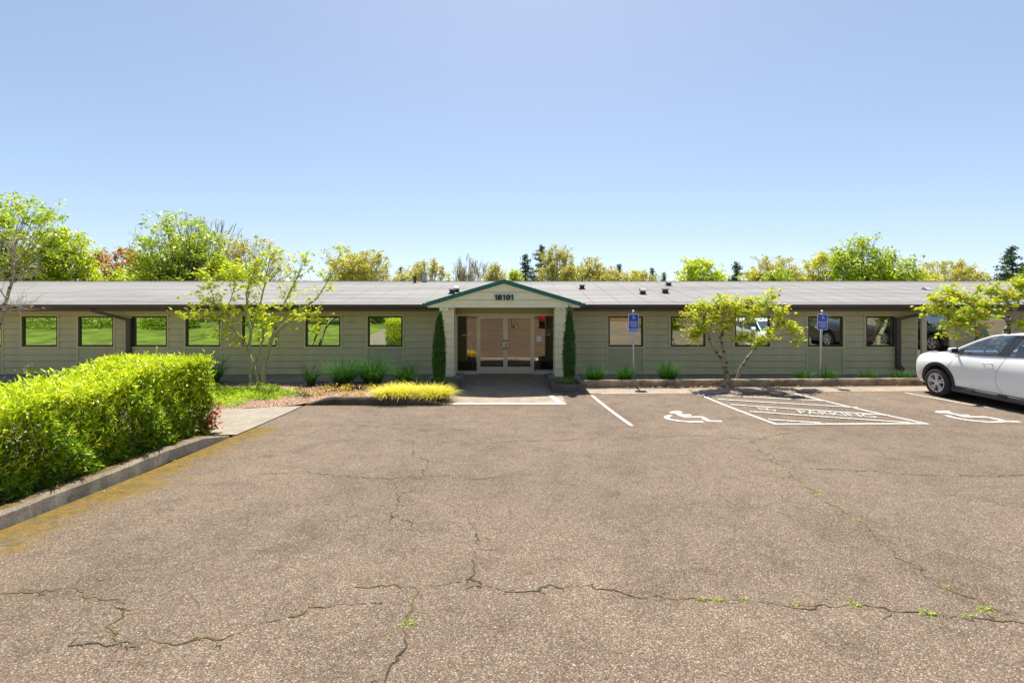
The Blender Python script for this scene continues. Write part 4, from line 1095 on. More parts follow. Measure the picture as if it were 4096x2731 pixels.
    ysr=[-.95,-1.15,-1.4,-1.7,-2.0,-2.3,-2.6,-2.85,-3.0]
    secr=[]
    for y in ysr:
        zc=lerp(max(y,-2.95),roofz); w2=lerp(max(min(y,-.98),-2.95),rw)
        secr.append([(-w2,zc-.045),(-w2*.93,zc-.012),(-w2*.6,zc+.012),(0,zc+.02),(w2*.6,zc+.012),(w2*.93,zc-.012),(w2,zc-.045),(w2*.9,zc-.075),(0,zc-.03),(-w2*.9,zc-.075)])
    V=[(x,y,z) for y,sr in zip(ysr,secr) for x,z in sr]; m_=10
    q.add(V,[(i*m_+j,i*m_+(j+1)%m_,(i+1)*m_+(j+1)%m_,(i+1)*m_+j) for i in range(len(ysr)-1) for j in range(m_)]+[tuple(range(m_)),tuple((len(ysr)-1)*m_+j for j in range(m_))])
    ro=q.build('roof',paint_m,root,smooth=True)
    q=GB(); q.tube([(0,-1.35,1.585),(0,-1.36,1.586)],.001,4); 
    q=GB(); q.poly([(-.36,-1.25,lerp(-1.25,roofz)+.024),(.36,-1.25,lerp(-1.25,roofz)+.024),(.36,-1.7,lerp(-1.7,roofz)+.026),(-.36,-1.7,lerp(-1.7,roofz)+.026)]); q.build('sunroof',M['black'],ro)
    def bar(mb,a,b,wa,wb2,d=.03):
        # flat pillar from a to b, width measured along y
        a=Vector(a);b=Vector(b)
        mb.add([(a.x,a.y-wa,a.z),(a.x,a.y+wa,a.z),(b.x,b.y+wb2,b.z),(b.x,b.y-wb2,b.z),(a.x*(1-d),a.y-wa,a.z),(a.x*(1-d),a.y+wa,a.z),(b.x*(1-d),b.y+wb2,b.z),(b.x*(1-d),b.y-wb2,b.z)],[(0,1,2,3),(7,6,5,4),(0,4,5,1),(1,5,6,2),(2,6,7,3),(3,7,4,0)])
    ay,az=-.42,1.045
    for s in (-1,1):
        bwf=beltw(-.5)
        q=GB()   # A pillar (painted) as a curved tube
        q.tube([(s*.735,-.20,1.05),(s*.70,-.45,1.19),(s*.63,-.75,1.345),(s*.555,-1.02,1.455),(s*.555,-1.3,1.50)],[.035,.034,.032,.03,.028],8); q.build('pillar',paint_m,root,smooth=True)
        q=GB(); bar(q,(s*.776,-1.42,1.045),(s*.604,-1.62,1.50),.12,.10); q.build('pillar',M['black'],root)
        q=GB(); bar(q,(s*.80,-2.62,1.12),(s*.56,-2.72,1.46),.22,.16); q.build('pillar',paint_m,root)
        q=GB(); q.tube([(s*.575,-1.28,1.49),(s*.605,-1.7,1.515),(s*.60,-2.2,1.505),(s*.575,-2.7,1.455)],.022,6); q.build('roof_rail',paint_m,root,smooth=True)
        # glass panes
        q=GB(); q.poly([(s*.772,-.42,1.052),(s*.775,-1.40,1.045),(s*.605,-1.57,1.51),(s*.59,-1.25,1.475),(s*.625,-1.0,1.42),(s*.68,-.72,1.30)]); q.build('side_window',M['carglass'],root)
        q=GB(); q.poly([(s*.775,-1.46,1.05),(s*.80,-2.42,1.10),(s*.575,-2.58,1.46),(s*.602,-1.66,1.51)]); q.build('side_window',M['carglass'],root)
        q=GB(); q.tube([(s*.785,-.30,1.05),(s*.79,-1.0,1.045),(s*.79,-1.6,1.058),(s*.81,-2.5,1.115)],.013,6); q.build('window_seal',M['black'],root)
        q=GB(); q.add([(s*.778,-.30,1.06),(s*.778,-.52,1.055),(s*.74,-.52,1.16)],[(0,1,2)]); q.add([(s*.76,-.30,1.06),(s*.76,-.52,1.055),(s*.722,-.52,1.16)],[(0,1,2)]); q.build('quarter_trim',M['black'],root)
    q=GB(); q.poly([(-.70,-.22,1.06),(.70,-.22,1.06),(.66,-.45,1.17),(.60,-.75,1.32),(.535,-1.0,1.43),(-.535,-1.0,1.43),(-.60,-.75,1.32),(-.66,-.45,1.17)]); q.build('windscreen',M['carglass'],root)
    q=GB(); q.poly([(-.70,-3.12,1.08),(.70,-3.12,1.08),(.52,-2.92,1.42),(-.52,-2.92,1.42)]); q.build('rear_window',M['carglass'],root)
    # interior
    q=GB(); q.box(-.72,.72,-.45,-.30,.9,1.09); q.prism([(-.45,.9),(-.75,.9),(-.70,1.08),(-.45,1.10)],'x',-.70,.70); q.box(-.76,.76,-2.9,-.4,1.0,1.052+.0); q.build('dashboard',M['seat'],root)
    for sx in (-.36,.36):
        for yy in (-1.45,-2.25):
            q=GB(); q.prism([(yy,.9),(yy-.12,.9),(yy-.24,1.26),(yy-.12,1.28)],'x',sx-.22,sx+.22); q.prism([(yy-.17,1.27),(yy-.25,1.27),(yy-.29,1.44),(yy-.20,1.44)],'x',sx-.12,sx+.12); q.build('seat',M['seat'],root,bevel=.03)
    q=GB(); c0=Vector((-.36,-.82,1.06)); ax_=Vector((0,-.9,.42)).normalized(); u_=Vector((1,0,0)); v_=ax_.cross(u_)
    q.tube([c0+(u_*math.cos(a)+v_*math.sin(a))*.18 for a in [k*math.pi/12 for k in range(25)]],.016,6,cap=False)
    q.tube([c0-u_*.17,c0+u_*.17],.02,6); q.tube([c0,c0-Vector((0,-.25,.12))],.03,6); q.build('steering_wheel',M['black'],root)
    q=GB(); q.box(-.12,.12,-.86,-.84,1.33,1.39); q.build('rear_mirror',M['black'],root)
    # wheels
    for yy in (0,-2.53):
        for s in (-1,1):
            q=MB(); cx=s*.79; Rt=.336
            prf=[(.11,.232),(.115,.26),(.105,.31),(.085,.330),(.05,Rt),(-.05,Rt),(-.085,.33),(-.105,.31),(-.11,.25)]
            nseg=48; V=[]
            for k in range(nseg):
                a=2*math.pi*k/nseg
                for t_,r_ in prf: V.append((cx+s*t_,yy+r_*math.cos(a),.336+r_*math.sin(a)))
            L_=len(prf); q.add(V,[(k*L_+j,k*L_+j+1,((k+1)%nseg)*L_+j+1,((k+1)%nseg)*L_+j) for k in range(nseg) for j in range(L_-1)])
            wh=q.build('wheel',M['tyre'],root,smooth=True)
            q=MB(); c=Vector((cx,yy,.336))
            def rp(r_,a,t_): return (cx+s*t_,yy+r_*math.cos(a),.336+r_*math.sin(a))
            for k in range(nseg):
                a=2*math.pi*k/nseg; b=2*math.pi*(k+1)/nseg
                q.quad(rp(.236,a,.108),rp(.236,b,.108),rp(.215,b,.112),rp(.215,a,.112)); q.quad(rp(.215,a,.112),rp(.215,b,.112),rp(.205,b,.0),rp(.205,a,.0))
            for k in range(5):
                for dd_ in (-.17,.17):
                    a=2*math.pi*k/5+dd_+.3; ai=2*math.pi*k/5+dd_*.9+.3; w_=.085; wi=.16
                    A=[rp(.055,ai-wi*1.3,.09),rp(.055,ai+wi*1.3,.09),rp(.212,a+w_,.108),rp(.212,a-w_,.108)]
                    B=[rp(.055,ai-wi*1.3,.05),rp(.055,ai+wi*1.3,.05),rp(.212,a+w_,.06),rp(.212,a-w_,.06)]
                    q.add(A+B,[(0,1,2,3),(0,4,5,1),(1,5,6,2),(2,6,7,3),(3,7,4,0)])
            q.tube([rp(0,0,.03),rp(0,0,.098)],[.07,.055],16)
            q.build('rim',M['rim'],wh)
            q=MB(); q.tube([rp(0,0,-.08),rp(0,0,-.02)],.206,28); q.build('brake_disc',M['vdark'],wh)
            q=MB(); pts=[]
            for k in range(-4,41):
                a=math.pi*k/36; r_=.425
                y_=yy+r_*math.cos(a); z_=.37+r_*math.sin(a)
                if z_<.24: continue
                p=side(y_,z_,s,.0); pts.append(p)
            q=MB(); nn=len(pts)
            inner=[]; outer=[]; lipv=[]
            for p in pts:
                r0=Vector((0,p.y-yy,p.z-.37)).normalized()
                inner.append(Vector((p.x+s*.018,yy,.37))+r0*.392); outer.append(Vector((p.x+s*.006,yy,.37))+r0*.462); lipv.append(Vector((p.x-s*.10,yy,.37))+r0*.392)
            for k in range(nn):   # keep the outer edge on the skin
                o2=side(outer[k].y,outer[k].z,s,.006)
                if abs(o2.x-outer[k].x)<.12: outer[k]=o2
            q.add(inner+outer+lipv,[(k,k+1,nn+k+1,nn+k) for k in range(nn-1)]+[(k,k+1,2*nn+k+1,2*nn+k) for k in range(nn-1)])
            q.build('wheel_arch_trim',M['cladding'],root,smooth=True)
    # sills
    for s in (-1,1):
        q=MB(); q.prism([(s*.74,.19),(s*.865,.20),(s*.885,.25),(s*.875,.315),(s*.84,.335),(s*.74,.33)],'y',-.39,-2.14); q.build('sill',M['cladding'],root,bevel=.01)
    q=MB(); q.box(-.62,.62,-3.1,.70,.17,.26); q.build('underbody',M['black'],root)
    # seams, handle, mirror, lamps
    for s in (-1,1):
        seam([(-.42,.34),(-.30,.45),(-.27,.60),(-.30,.78),(-.42,.97),(-.52,1.075)],s); seam([(-1.55,.34),(-1.44,.48),(-1.40,.62),(-1.43,.80),(-1.53,1.0),(-1.60,1.13)],s)
        seam([(-2.42,1.08),(-2.2,.9),(-2.07,.72),(-2.02,.55)],s)
        q=MB(); p=side(-1.22,.955,s,.03); q.tube([p+Vector((-s*.03,.10,0)),p+Vector((0,.09,0)),p+Vector((0,-.09,0)),p+Vector((-s*.03,-.10,0))],[.016,.017,.017,.016],8); q.build('door_handle',paint_m,root,smooth=True)
        q=MB(); cpos=side(-1.20,.95,s,.001); q.poly([(cpos.x,cpos.y+.055*math.cos(a),cpos.z+.035*math.sin(a)) for a in [k*.5236 for k in range(12)]]); q.build('handle_recess',M['galv'],root)
        # mirror
        q=MB(); mx_=s*.92; q.add([(mx_+s*a*1.1,-.50+b,1.15+c*1.1) for a,b,c in ((-.06,.06,-.05),(.10,.05,-.05),(.11,.04,.06),(-.05,.05,.075),(-.06,-.07,-.055),(.11,-.07,-.055),(.12,-.07,.065),(-.05,-.07,.08))],[(0,1,2,3),(7,6,5,4),(0,4,5,1),(1,5,6,2),(2,6,7,3),(3,7,4,0)])
        mo=q.build('mirror',paint_m,root,bevel=.035); 
        q=MB(); q.add([(mx_+s*a*1.1,-.5735,1.15+c*1.1) for a,c in ((-.045,-.04),(.10,-.04),(.105,.05),(-.035,.065))],[(0,1,2,3)]); q.build('mirror_glass',M['gloss'],mo)
        q=MB(); q.tube([(s*.79,-.44,1.10),(s*.86,-.49,1.12)],.026,6); q.build('mirror_arm',M['black'],mo)
        # top lamp on the wing
        q=MB(); pts=[(.56,.60,.0),(.60,.50,.0),(.66,.34,0),(.66,.22,0),(.58,.30,0),(.50,.48,0)]
        V=[top(s*a,b,.028) for a,b,_ in pts]; V2=[top(s*a,b,-.01) for a,b,_ in pts]; q.add(V+V2,[tuple(range(6))]+[(i,(i+1)%6,(i+1)%6+6,i+6) for i in range(6)]); q.build('sidelight_lamp',M['lens'],root,bevel=.008)
        q=MB(); pts=[(.60,.44),(.645,.33),(.64,.28),(.60,.34)]
        q.add([top(s*a,b,.034) for a,b in pts],[(0,1,2,3)]); q.build('turn_signal',M['amber'],root)
        q=MB(); q.tube([(s*.55,.60,.62),(s*.55,.80,.62)],[.12,.10],20); q.build('headlight',M['lens'],root)
        q=MB(); q.tube([(s*.66,-3.02,1.02),(s*.66,-3.24,.92)],[.09,.06],8); q.build('tail_light',M['redlens'],root)
    q=MB(); q.box(-.42,.42,.76,.86,.50,.66); q.build('grille',M['black'],root,bevel=.02)
    return root
car('parked_car','pearl white compact SUV parked nose-in to the kerb at the right',M['carpaint'],(12.02,12.62,zlot(11.2,12.4)+.002),R(0),1.07)
car('parked_car','bright red compact car seen mirrored in the glass right of the entrance doors',M['redpaint'],(3.1,-3.3,zlot(3,-3.3)+.002),R(186),1.0)

M['darkpaint']=mat('dark_brown_paint',(.035,.028,.025),.22,var=.01,coat=1)
car('parked_car','dark brown vehicle mirrored in the glass of the side entrance behind the white car',M['darkpaint'],(21.5,10.6,zlot(14,10.6)+.002),R(0),1.2)
car('parked_car','dark vehicle mirrored in the narrow window left of the right downspout',M['darkpaint'],(17.6,8.8,zlot(14,8.8)+.002),R(0),1.2)
# ------------------------------------------------------------------ things behind the camera that the glass mirrors
q=MB()
rng=random.Random(2); nW=84
for i in range(nW):
    u=i/nW; x=-4+16*u; y=-8.2+4.6*u; j=rng.uniform(-.02,.02)
    q.prism([(x,y+j),(x+.185,y+.053+j),(x+.15,y+.17+j),(x-.03,y+.12+j)],'z',.3,2.0+rng.uniform(-.02,.02))
tag(q.build('timber_wall',M['wood']),'brown upright timber retaining wall mirrored in the entrance doors','wall')
# photographer
def skin_body(name, chains, mats, parent):
    pass
def person():
    t=empty('person',(.15,-.75,zlot(0,-.75))); tag(t,'person in khaki trousers and white shoes standing by a tripod, mirrored in the entrance door','person')
    bm=bmesh.new(); sk_=bm.verts.layers.skin.verify(); 
    def vv(co,r,root=False):
        a=bm.verts.new(co); a[sk_].radius=(r,r); a[sk_].use_root=root; return a
    pel=vv((0,0,.95),.15,True); wai=vv((0,0,1.10),.14); che=vv((0,.01,1.30),.16); nk=vv((0,0,1.47),.06); hd0=vv((0,.02,1.56),.075); hd=vv((0,.03,1.66),.095); hd2=vv((0,.02,1.74),.07)
    for a,b in ((pel,wai),(wai,che),(che,nk),(nk,hd0),(hd0,hd),(hd,hd2)): bm.edges.new((a,b))
    for s in (-1,1):
        hip=vv((s*.10,0,.88),.10); kn=vv((s*.13,.03,.50),.065); an=vv((s*.15,-.01,.10),.045); toe=vv((s*.18,.15,.045),.04)
        for a,b in ((pel,hip),(hip,kn),(kn,an),(an,toe)): bm.edges.new((a,b))
        sh=vv((s*.18,0,1.40),.065); el=vv((s*.26,.08,1.15),.045); wr=vv((s*.16,.32,1.30),.03); ha=vv((s*.12,.38,1.34),.035)
        for a,b in ((che,sh),(sh,el),(el,wr),(wr,ha)): bm.edges.new((a,b))
        for k in range(4):
            f1=vv((s*(.105-.018*k),.43,1.36-.004*k),.009); f2=vv((s*(.10-.018*k),.46-.004*k,1.345),.008); bm.edges.new((ha,f1)); bm.edges.new((f1,f2))
        t1=vv((s*.085,.40,1.375),.010); bm.edges.new((ha,t1))
    me=bpy.data.meshes.new('body'); bm.to_mesh(me); bm.free(); o=link_mesh('body',me)
    o.modifiers.new('skin','SKIN'); su=o.modifiers.new('s','SUBSURF'); su.levels=2; su.render_levels=2
    dg=bpy.context.evaluated_depsgraph_get(); nm=bpy.data.meshes.new_from_object(o.evaluated_get(dg)); o.modifiers.clear(); o.data=nm; o.parent=t
    nm.materials.clear()
    for m_ in ('skin','trousers','shirt','shoe'): nm.materials.append(M[m_])
    for p in nm.polygons:
        z=p.center.z; yv=p.center.y; p.use_smooth=True
        p.material_index = 3 if z<.11 else 1 if z<1.0 else 0 if (z>1.47 or yv>.24) else 2
    q=MB(); bm=bmesh.new(); bmesh.ops.create_uvsphere(bm,u_segments=14,v_segments=8,radius=.108,matrix=Matrix.Translation((0,-.005,1.715))@Matrix.Diagonal((.9,1.05,.9,1)))
    me=bpy.data.meshes.new('hair'); bm.to_mesh(me); bm.free(); me.materials.append(M['hair']); link_mesh('hair',me,t)
person()
q=MB(); zt=zlot(0,-.3); t=empty('tripod',(0,-.28,zt)); tag(t,'black camera tripod beside the person, mirrored in the entrance door','tripod')
for a in (90,210,330):
    q=MB(); q.tube([(.03*math.cos(R(a)),.03*math.sin(R(a)),1.55),(.55*math.cos(R(a)),.55*math.sin(R(a)) if a!=90 else .2,.0)],[.018,.012],8); q.build('leg',M['black'],t)
q=MB(); q.tube([(0,0,1.4),(0,0,1.72)],.02,8); q.build('centre_column',M['black'],t)
# lobby chair
t=empty('armchair',(1.12,17.95,.012)); tag(t,'dark armchair with wooden legs in the lobby behind the right sidelight','chair')
q=MB(); q.box(-.27,.27,-.25,.25,.38,.46); q.build('seat',M['seat'],t,bevel=.02)
q=MB(); q.prism([(.20,.46),(.27,.46),(.40,.92),(.33,.92)],'x',-.25,.25); q.build('backrest',M['seat'],t,bevel=.02)
for sx in (-.25,.25):
    for sy in (-.22,.22):
        q=MB(); q.tube([(sx,sy,.40),(sx*1.15,sy*1.2,0)],[.022,.015],8); q.build('leg',M['wood'],t)
    q=MB(); q.box(sx-.03,sx+.03,-.24,.28,.60,.64); q.build('armrest',M['wood'],t)

# ------------------------------------------------------------------ front vegetation
def limb_tree(name,label,limbs,bark,leafm,seed,nleaf,lsize,y0,twl=.45,mossy=False,leaf_shape='maple',dens=1,sub=(5,9),cat='tree',group=None,fine=0,clus=.075):
    """limbs: list of polylines of (px,py,depth offset,radius)."""
    rng=random.Random(seed); rn=np.random.RandomState(seed)
    base=P(limbs[0][0][0],limbs[0][0][1],y0+limbs[0][0][2]); root=empty(name,base); tag(root,label,cat,group)
    mb=MB(); tips=[]; mo=MB()
    for L in limbs:
        pts=[P(a,b,y0+c)-base for a,b,c,_ in L]; rad=[r for *_,r in L]
        # smooth and roughen
        P2=[];R2=[]
        for i in range(len(pts)-1):
            for k in range(4):
                u=k/4; q_=pts[i].lerp(pts[i+1],u)+Vector((rng.gauss(0,.008),rng.gauss(0,.012),rng.gauss(0,.008))); P2.append(q_); R2.append((rad[i]+(rad[i+1]-rad[i])*u)*rng.uniform(.93,1.08))
        P2.append(pts[-1]);R2.append(rad[-1])
        if P2[0].length<.3: P2[0]=pts[0]
        mb.tube(P2,R2,9,cap=True)
        if mossy:
            for k in range(3,len(P2)-1):
                if rng.random()<.35 and R2[k]>.022:
                    a_=P2[k]; d_=(P2[k+1]-P2[k]).normalized()*.035
                    mb.tube([a_-d_,a_,a_+d_],[R2[k]*.9,R2[k]*1.35,R2[k]*.9],7,1)
        # twigs on the thinner parts
        tot=len(P2)
        for k in range(tot):
            if R2[k]>.032: continue
            for _ in range(rng.randint(*sub) if k>tot*.3 else 1):
                d=Vector((rng.gauss(0,1),rng.gauss(0,.9),rng.gauss(.25,.55)))
                if k<tot-1: d+= (P2[k+1]-P2[k]).normalized()*.8
                d.normalize(); out=[];tp=[]
                grow(rng,P2[k],d,twl*rng.uniform(.35,1.0),min(R2[k]*.45,.008),2,3,out,tp,.6,(1,3),.10,.16,.6)
                for p_,r_,_l in out: mb.tube(p_,[max(z,.0022) for z in r_],3,cap=False)
                for p_ in tp: tips += p_[1:]
    mb.build('trunk',[bark,M['mossb']],root,smooth=True)
    if nleaf:
        T=np.array([list(p) for p in tips]); 
        idx=rn.randint(0,len(T),nleaf); pos=T[idx]+rn.randn(nleaf,3)*np.array([clus,clus,clus*.45])-np.array([0,0,.012])
        V=leaves(pos,lsize*np.ones(nleaf),leaf_shape,1.0,rn); np_mesh('crown',V,V.shape[1],leafm,root)
    return root
# tall vine maple in the bed, left
limb_tree('maple_tree','tall open maple with several green stems in the bed left of the entrance',[
 [(1058,1543,0,.075),(1052,1500,0,.07),(1062,1440,0,.062),(1088,1350,0,.055),(1140,1295,.1,.042),(1210,1245,.2,.030),(1270,1190,.3,.022),(1320,1110,.3,.014),(1365,1010,.3,.006)],
 [(1015,1545,.1,.05),(1000,1500,.1,.05),(1010,1470,.1,.045),(1040,1400,.0,.038),(1055,1340,-.1,.028),(1045,1290,-.2,.018),(1035,1240,-.2,.010)],
 [(1042,1535,.1,.06),(1020,1480,.15,.058),(995,1415,.15,.05),(975,1370,.1,.042),(930,1310,0,.034),(905,1240,-.2,.026),(860,1215,-.4,.016),(800,1180,-.5,.008)],
 [(998,1420,.15,.045),(1003,1330,.3,.04),(990,1270,.4,.034),(985,1180,.4,.024),(1010,1100,.4,.016),(1040,1050,.4,.008)],
 [(1003,1330,.3,.03),(1030,1250,.4,.026),(1060,1140,.3,.022),(1075,1050,.2,.015),(1100,1010,.1,.006)],
 [(1088,1350,0,.035),(1105,1290,-.2,.03),(1130,1230,-.2,.026),(1170,1150,-.1,.02),(1200,1080,0,.012),(1230,1030,0,.005)],
 [(930,1310,0,.02),(880,1300,-.3,.014),(800,1270,-.5,.008),(750,1275,-.6,.004)],
 [(975,1370,.1,.018),(930,1380,-.2,.012),(880,1340,-.4,.006)],
 [(1140,1295,.1,.018),(1200,1270,-.2,.012),(1270,1275,-.4,.005)],
 [(860,1215,-.4,.012),(840,1150,-.4,.008),(855,1110,-.4,.004)],
 [(905,1240,-.2,.016),(940,1150,-.1,.010),(930,1080,0,.005)]],
 M['barkg'],M['l_maple'],21,3300,.050,15.0,.40,sub=(2,4),clus=.05)
# small mossy maple, right
limb_tree('maple_tree','low spreading maple with mossy speckled trunks between the two blue signs',[
 [(2910,1524,0,.055),(2903,1480,0,.052),(2882,1430,0,.048),(2862,1400,0,.046),(2840,1365,0,.042),(2835,1335,0,.036),(2800,1300,-.2,.026),(2760,1260,-.4,.012)],
 [(2916,1524,.1,.045),(2905,1450,.1,.042),(2890,1390,.1,.038),(2885,1350,.1,.034),(2895,1320,.1,.03),(2930,1270,.2,.022),(2950,1215,.2,.010)],
 [(2946,1522,0,.05),(2958,1480,0,.046),(2985,1435,0,.04),(3020,1395,0,.034),(3030,1380,0,.03),(3075,1350,0,.024),(3110,1300,-.1,.018),(3130,1250,-.2,.008)],
 [(2835,1335,0,.03),(2850,1290,.2,.024),(2870,1240,.3,.016),(2885,1200,.3,.007)],
 [(2895,1320,.1,.024),(2960,1290,-.3,.018),(3020,1260,-.5,.012),(3060,1230,-.6,.006)],
 [(2800,1300,-.2,.018),(2780,1330,-.4,.010),(2770,1350,-.5,.005)],
 [(3110,1300,-.1,.012),(3150,1310,-.3,.008),(3175,1340,-.3,.004)],
 [(2930,1270,.2,.018),(2920,1240,-.2,.012),(2900,1215,-.4,.006)],
 [(2985,1280,.1,.014),(2990,1230,.1,.009),(3000,1205,.2,.004)],
 [(2960,1290,-.3,.012),(2970,1340,-.5,.008),(2960,1365,-.5,.004)],
 [(2850,1290,.2,.014),(2820,1245,0,.009),(2790,1225,-.1,.004)],
 [(3060,1230,-.6,.006),(3075,1190,-.6,.003)]],
 M['bark'],M['l_maplered'],33,4700,.045,14.66,.30,mossy=True,sub=(2,4),clus=.06)
# maple behind the car
limb_tree('maple_tree','mossy maple spreading over the roof edge behind the white car',[
 [(3985,1560,0,.10),(3975,1480,0,.09),(3990,1400,0,.08),(4020,1330,0,.07),(4040,1290,0,.055),(4000,1260,-.2,.04),(3930,1270,-.3,.03),(3860,1290,-.4,.022),(3800,1270,-.5,.012),(3740,1240,-.5,.005)],
 [(4040,1290,0,.05),(4060,1240,.2,.035),(4020,1200,.3,.022),(3960,1170,.3,.010)],
 [(4040,1290,0,.05),(4110,1260,0,.04),(4180,1220,.1,.028),(4260,1180,.2,.012)],
 [(3860,1290,-.4,.02),(3900,1310,-.4,.03),(3915,1345,-.3,.035),(3930,1420,-.2,.04),(3960,1520,0,.045)],
 [(3930,1270,-.3,.022),(3880,1220,-.2,.016),(3830,1190,-.1,.009),(3790,1165,0,.004)],
 [(4000,1260,-.2,.022),(3950,1230,0,.016),(3900,1240,.2,.008)],
 [(4060,1240,.2,.024),(4080,1190,.4,.014),(4090,1150,.4,.006)],
 [(4110,1260,0,.024),(4130,1300,-.3,.012),(4100,1320,-.4,.006)],
 [(3860,1290,-.4,.014),(3830,1300,-.6,.008),(3790,1310,-.6,.004)],
 [(3800,1270,-.5,.010),(3780,1220,-.5,.006),(3750,1200,-.5,.003)]],
 M['bark'],M['l_maplered'],41,4700,.049,14.7,.34,mossy=True,sub=(2,4),clus=.07)
# bare twiggy tree at the left edge
limb_tree('bare_tree','twiggy leafless tree with grey mossy trunk at the left edge of the picture',[
 [(-150,1500,0,.09),(-60,1400,0,.08),(-15,1330,0,.06),(10,1260,0,.05),(30,1200,0,.045),(45,1135,0,.034),(55,1080,.1,.024),(60,1010,.2,.012),(50,960,.3,.005)],
 [(45,1135,0,.026),(95,1110,-.2,.014),(150,1090,-.3,.006)],[(30,1200,0,.026),(-20,1120,.1,.016),(-40,1030,.1,.008)],
 [(55,1080,.1,.018),(90,1020,.1,.010),(130,970,.1,.004)],[(60,1010,.2,.012),(20,970,.2,.006)],
 [(10,1235,0,.02),(60,1220,-.2,.010),(120,1240,-.3,.005)],[(0,1280,0,.02),(50,1225,-.2,.012),(100,1215,-.4,.004)]],
 M['barkpale'],M['l_sprout'],51,260,.02,14.6,.5,sub=(3,6),mossy=True)

# hedge
def hedge():
    rn=np.random.RandomState(5); root=empty('hedge',(-6.05,5.6,.3)); tag(root,'clipped laurel-like hedge with yellow-green new leaves behind the long left kerb','hedge')
    X0,X1,Y0,Y1=-6.65,-5.42,1.6,8.75; 
    def ztop(x,y):
        e=np.clip((Y1-y)/.5,0,1)
        return 1.44+.16*np.clip((y-6.8)/1.4,0,1)+.05*np.sin(y*1.9)+.04*np.sin(y*4.3+x*2)-.10*np.abs(x+6.0)**2-.14*(1-e)
    P_=[];S=[];Mi=[]
    # top shell
    n=21000
    x=rn.uniform(X0,X1,n); y=rn.uniform(Y0,Y1,n); z=ztop(x,y)-np.abs(rn.randn(n))*.10+.05*rn.rand(n)
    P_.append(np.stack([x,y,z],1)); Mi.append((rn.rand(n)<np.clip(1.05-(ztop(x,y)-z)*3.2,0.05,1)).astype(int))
    # faces: camera side x=X1 (bulged), far end y=Y1, back x=X0
    n=46000
    y=rn.uniform(Y0,Y1,n); t=rn.rand(n); zt=ztop(X1,y); gz0=np.array([zlot(0,max(0,yy))+.05 for yy in y]); z=gz0+(zt-gz0)*t
    bul=-.16*(1-np.sin(np.clip(t,0,1)*2.6+.35)); dep=np.abs(rn.randn(n))*.16*(.7+.6*rn.rand(n))
    lump=.09*np.sin(y*4.1+z*3)+.06*np.sin(y*9+z*7)+.04*np.sin(y*17-z*11)-.03
    x=X1+bul-dep+lump
    keep=rn.rand(n)<(.7+.3*np.clip(t*2.2,0,1))
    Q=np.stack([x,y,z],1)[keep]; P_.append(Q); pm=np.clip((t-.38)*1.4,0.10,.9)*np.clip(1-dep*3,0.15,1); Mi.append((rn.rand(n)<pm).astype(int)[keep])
    n=7000
    x=rn.uniform(X0,X1,n); t=rn.rand(n); z=.12+1.45*t; y=Y1-np.abs(rn.randn(n))*.18+.05*np.sin(x*9)-.12*(1-np.sin(t*2.6+.35))
    P_.append(np.stack([x,y,z],1)); Mi.append((rn.rand(n)<np.clip(t-.2,0.1,.9)).astype(int))
    n=8000
    y=rn.uniform(Y0,Y1,n); t=rn.rand(n); z=.3+1.25*t; x=X0+np.abs(rn.randn(n))*.15+.05*np.sin(y*9)
    P_.append(np.stack([x,y,z],1)); Mi.append((rn.rand(n)<np.clip(t-.3,0.1,.9)).astype(int))
    pos=np.concatenate(P_); mi=np.concatenate(Mi)
    # leaves gather on upright shoots
    o=np.array([-6.05,5.6,.3])
    out=pos-np.array([-6.0,0,1.0]); out[:,1]=0; out=unit(out)+np.array([0,0,.9])
    V=leaves(pos-o,.037*np.ones(len(pos)),'leaf',.45,rn,out,1.0)
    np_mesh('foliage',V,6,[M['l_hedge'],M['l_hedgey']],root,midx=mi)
    # sprigs standing proud of the top
    mb=MB(); rng=random.Random(8); tp=[]
    for _ in range(900):
        xx=rng.uniform(X0,X1); yy=rng.uniform(Y0,Y1); zz=float(ztop(np.array(xx),np.array(yy)))-.08
        d=Vector((rng.gauss(0,.25),rng.gauss(0,.25),1)).normalized(); L=rng.uniform(.05,.17)
        for k in range(7):
            tp.append((xx+d.x*L*k/6,yy+d.y*L*k/6,zz+d.z*L*k/6))
    for _ in range(750):
        tt=rng.random(); yy=rng.uniform(Y0,Y1); zz=.55+.95*tt; xx=X1-.10
        d=Vector((.8,rng.gauss(0,.5),.9)).normalized()
        if rng.random()<.22: yy=Y1-.08; xx=rng.uniform(X0,X1); d=Vector((rng.gauss(0,.5)+.3,.7,.9)).normalized()
        L=rng.uniform(.10,.26)
        for k in range(7): tp.append((xx+d.x*L*k/6,yy+d.y*L*k/6,zz+d.z*L*k/6))
    tp=np.array(tp)-o; V=leaves(tp,.031*np.ones(len(tp)),'leaf',.1,rn,np.array([[0,0,1.0]]),1.6); np_mesh('new_shoots',V,6,M['l_hedgey'],root)
    mb=MB()
    for _ in range(260):
        xx=rng.uniform(-6.4,-5.85); yy=rng.uniform(Y0,Y1-.3); g0=zlot(0,max(0,yy))+.03
        p=Vector((xx,yy,g0))-Vector(o); pts=[p]
        for k in range(5): p=p+Vector((rng.gauss(0,.06),rng.gauss(0,.06),.215)); pts.append(p)
        mb.tube(pts,[.014,.012,.010,.008,.006,.004],5)
    mb.build('stems',M['barkd'],root)
hedge()
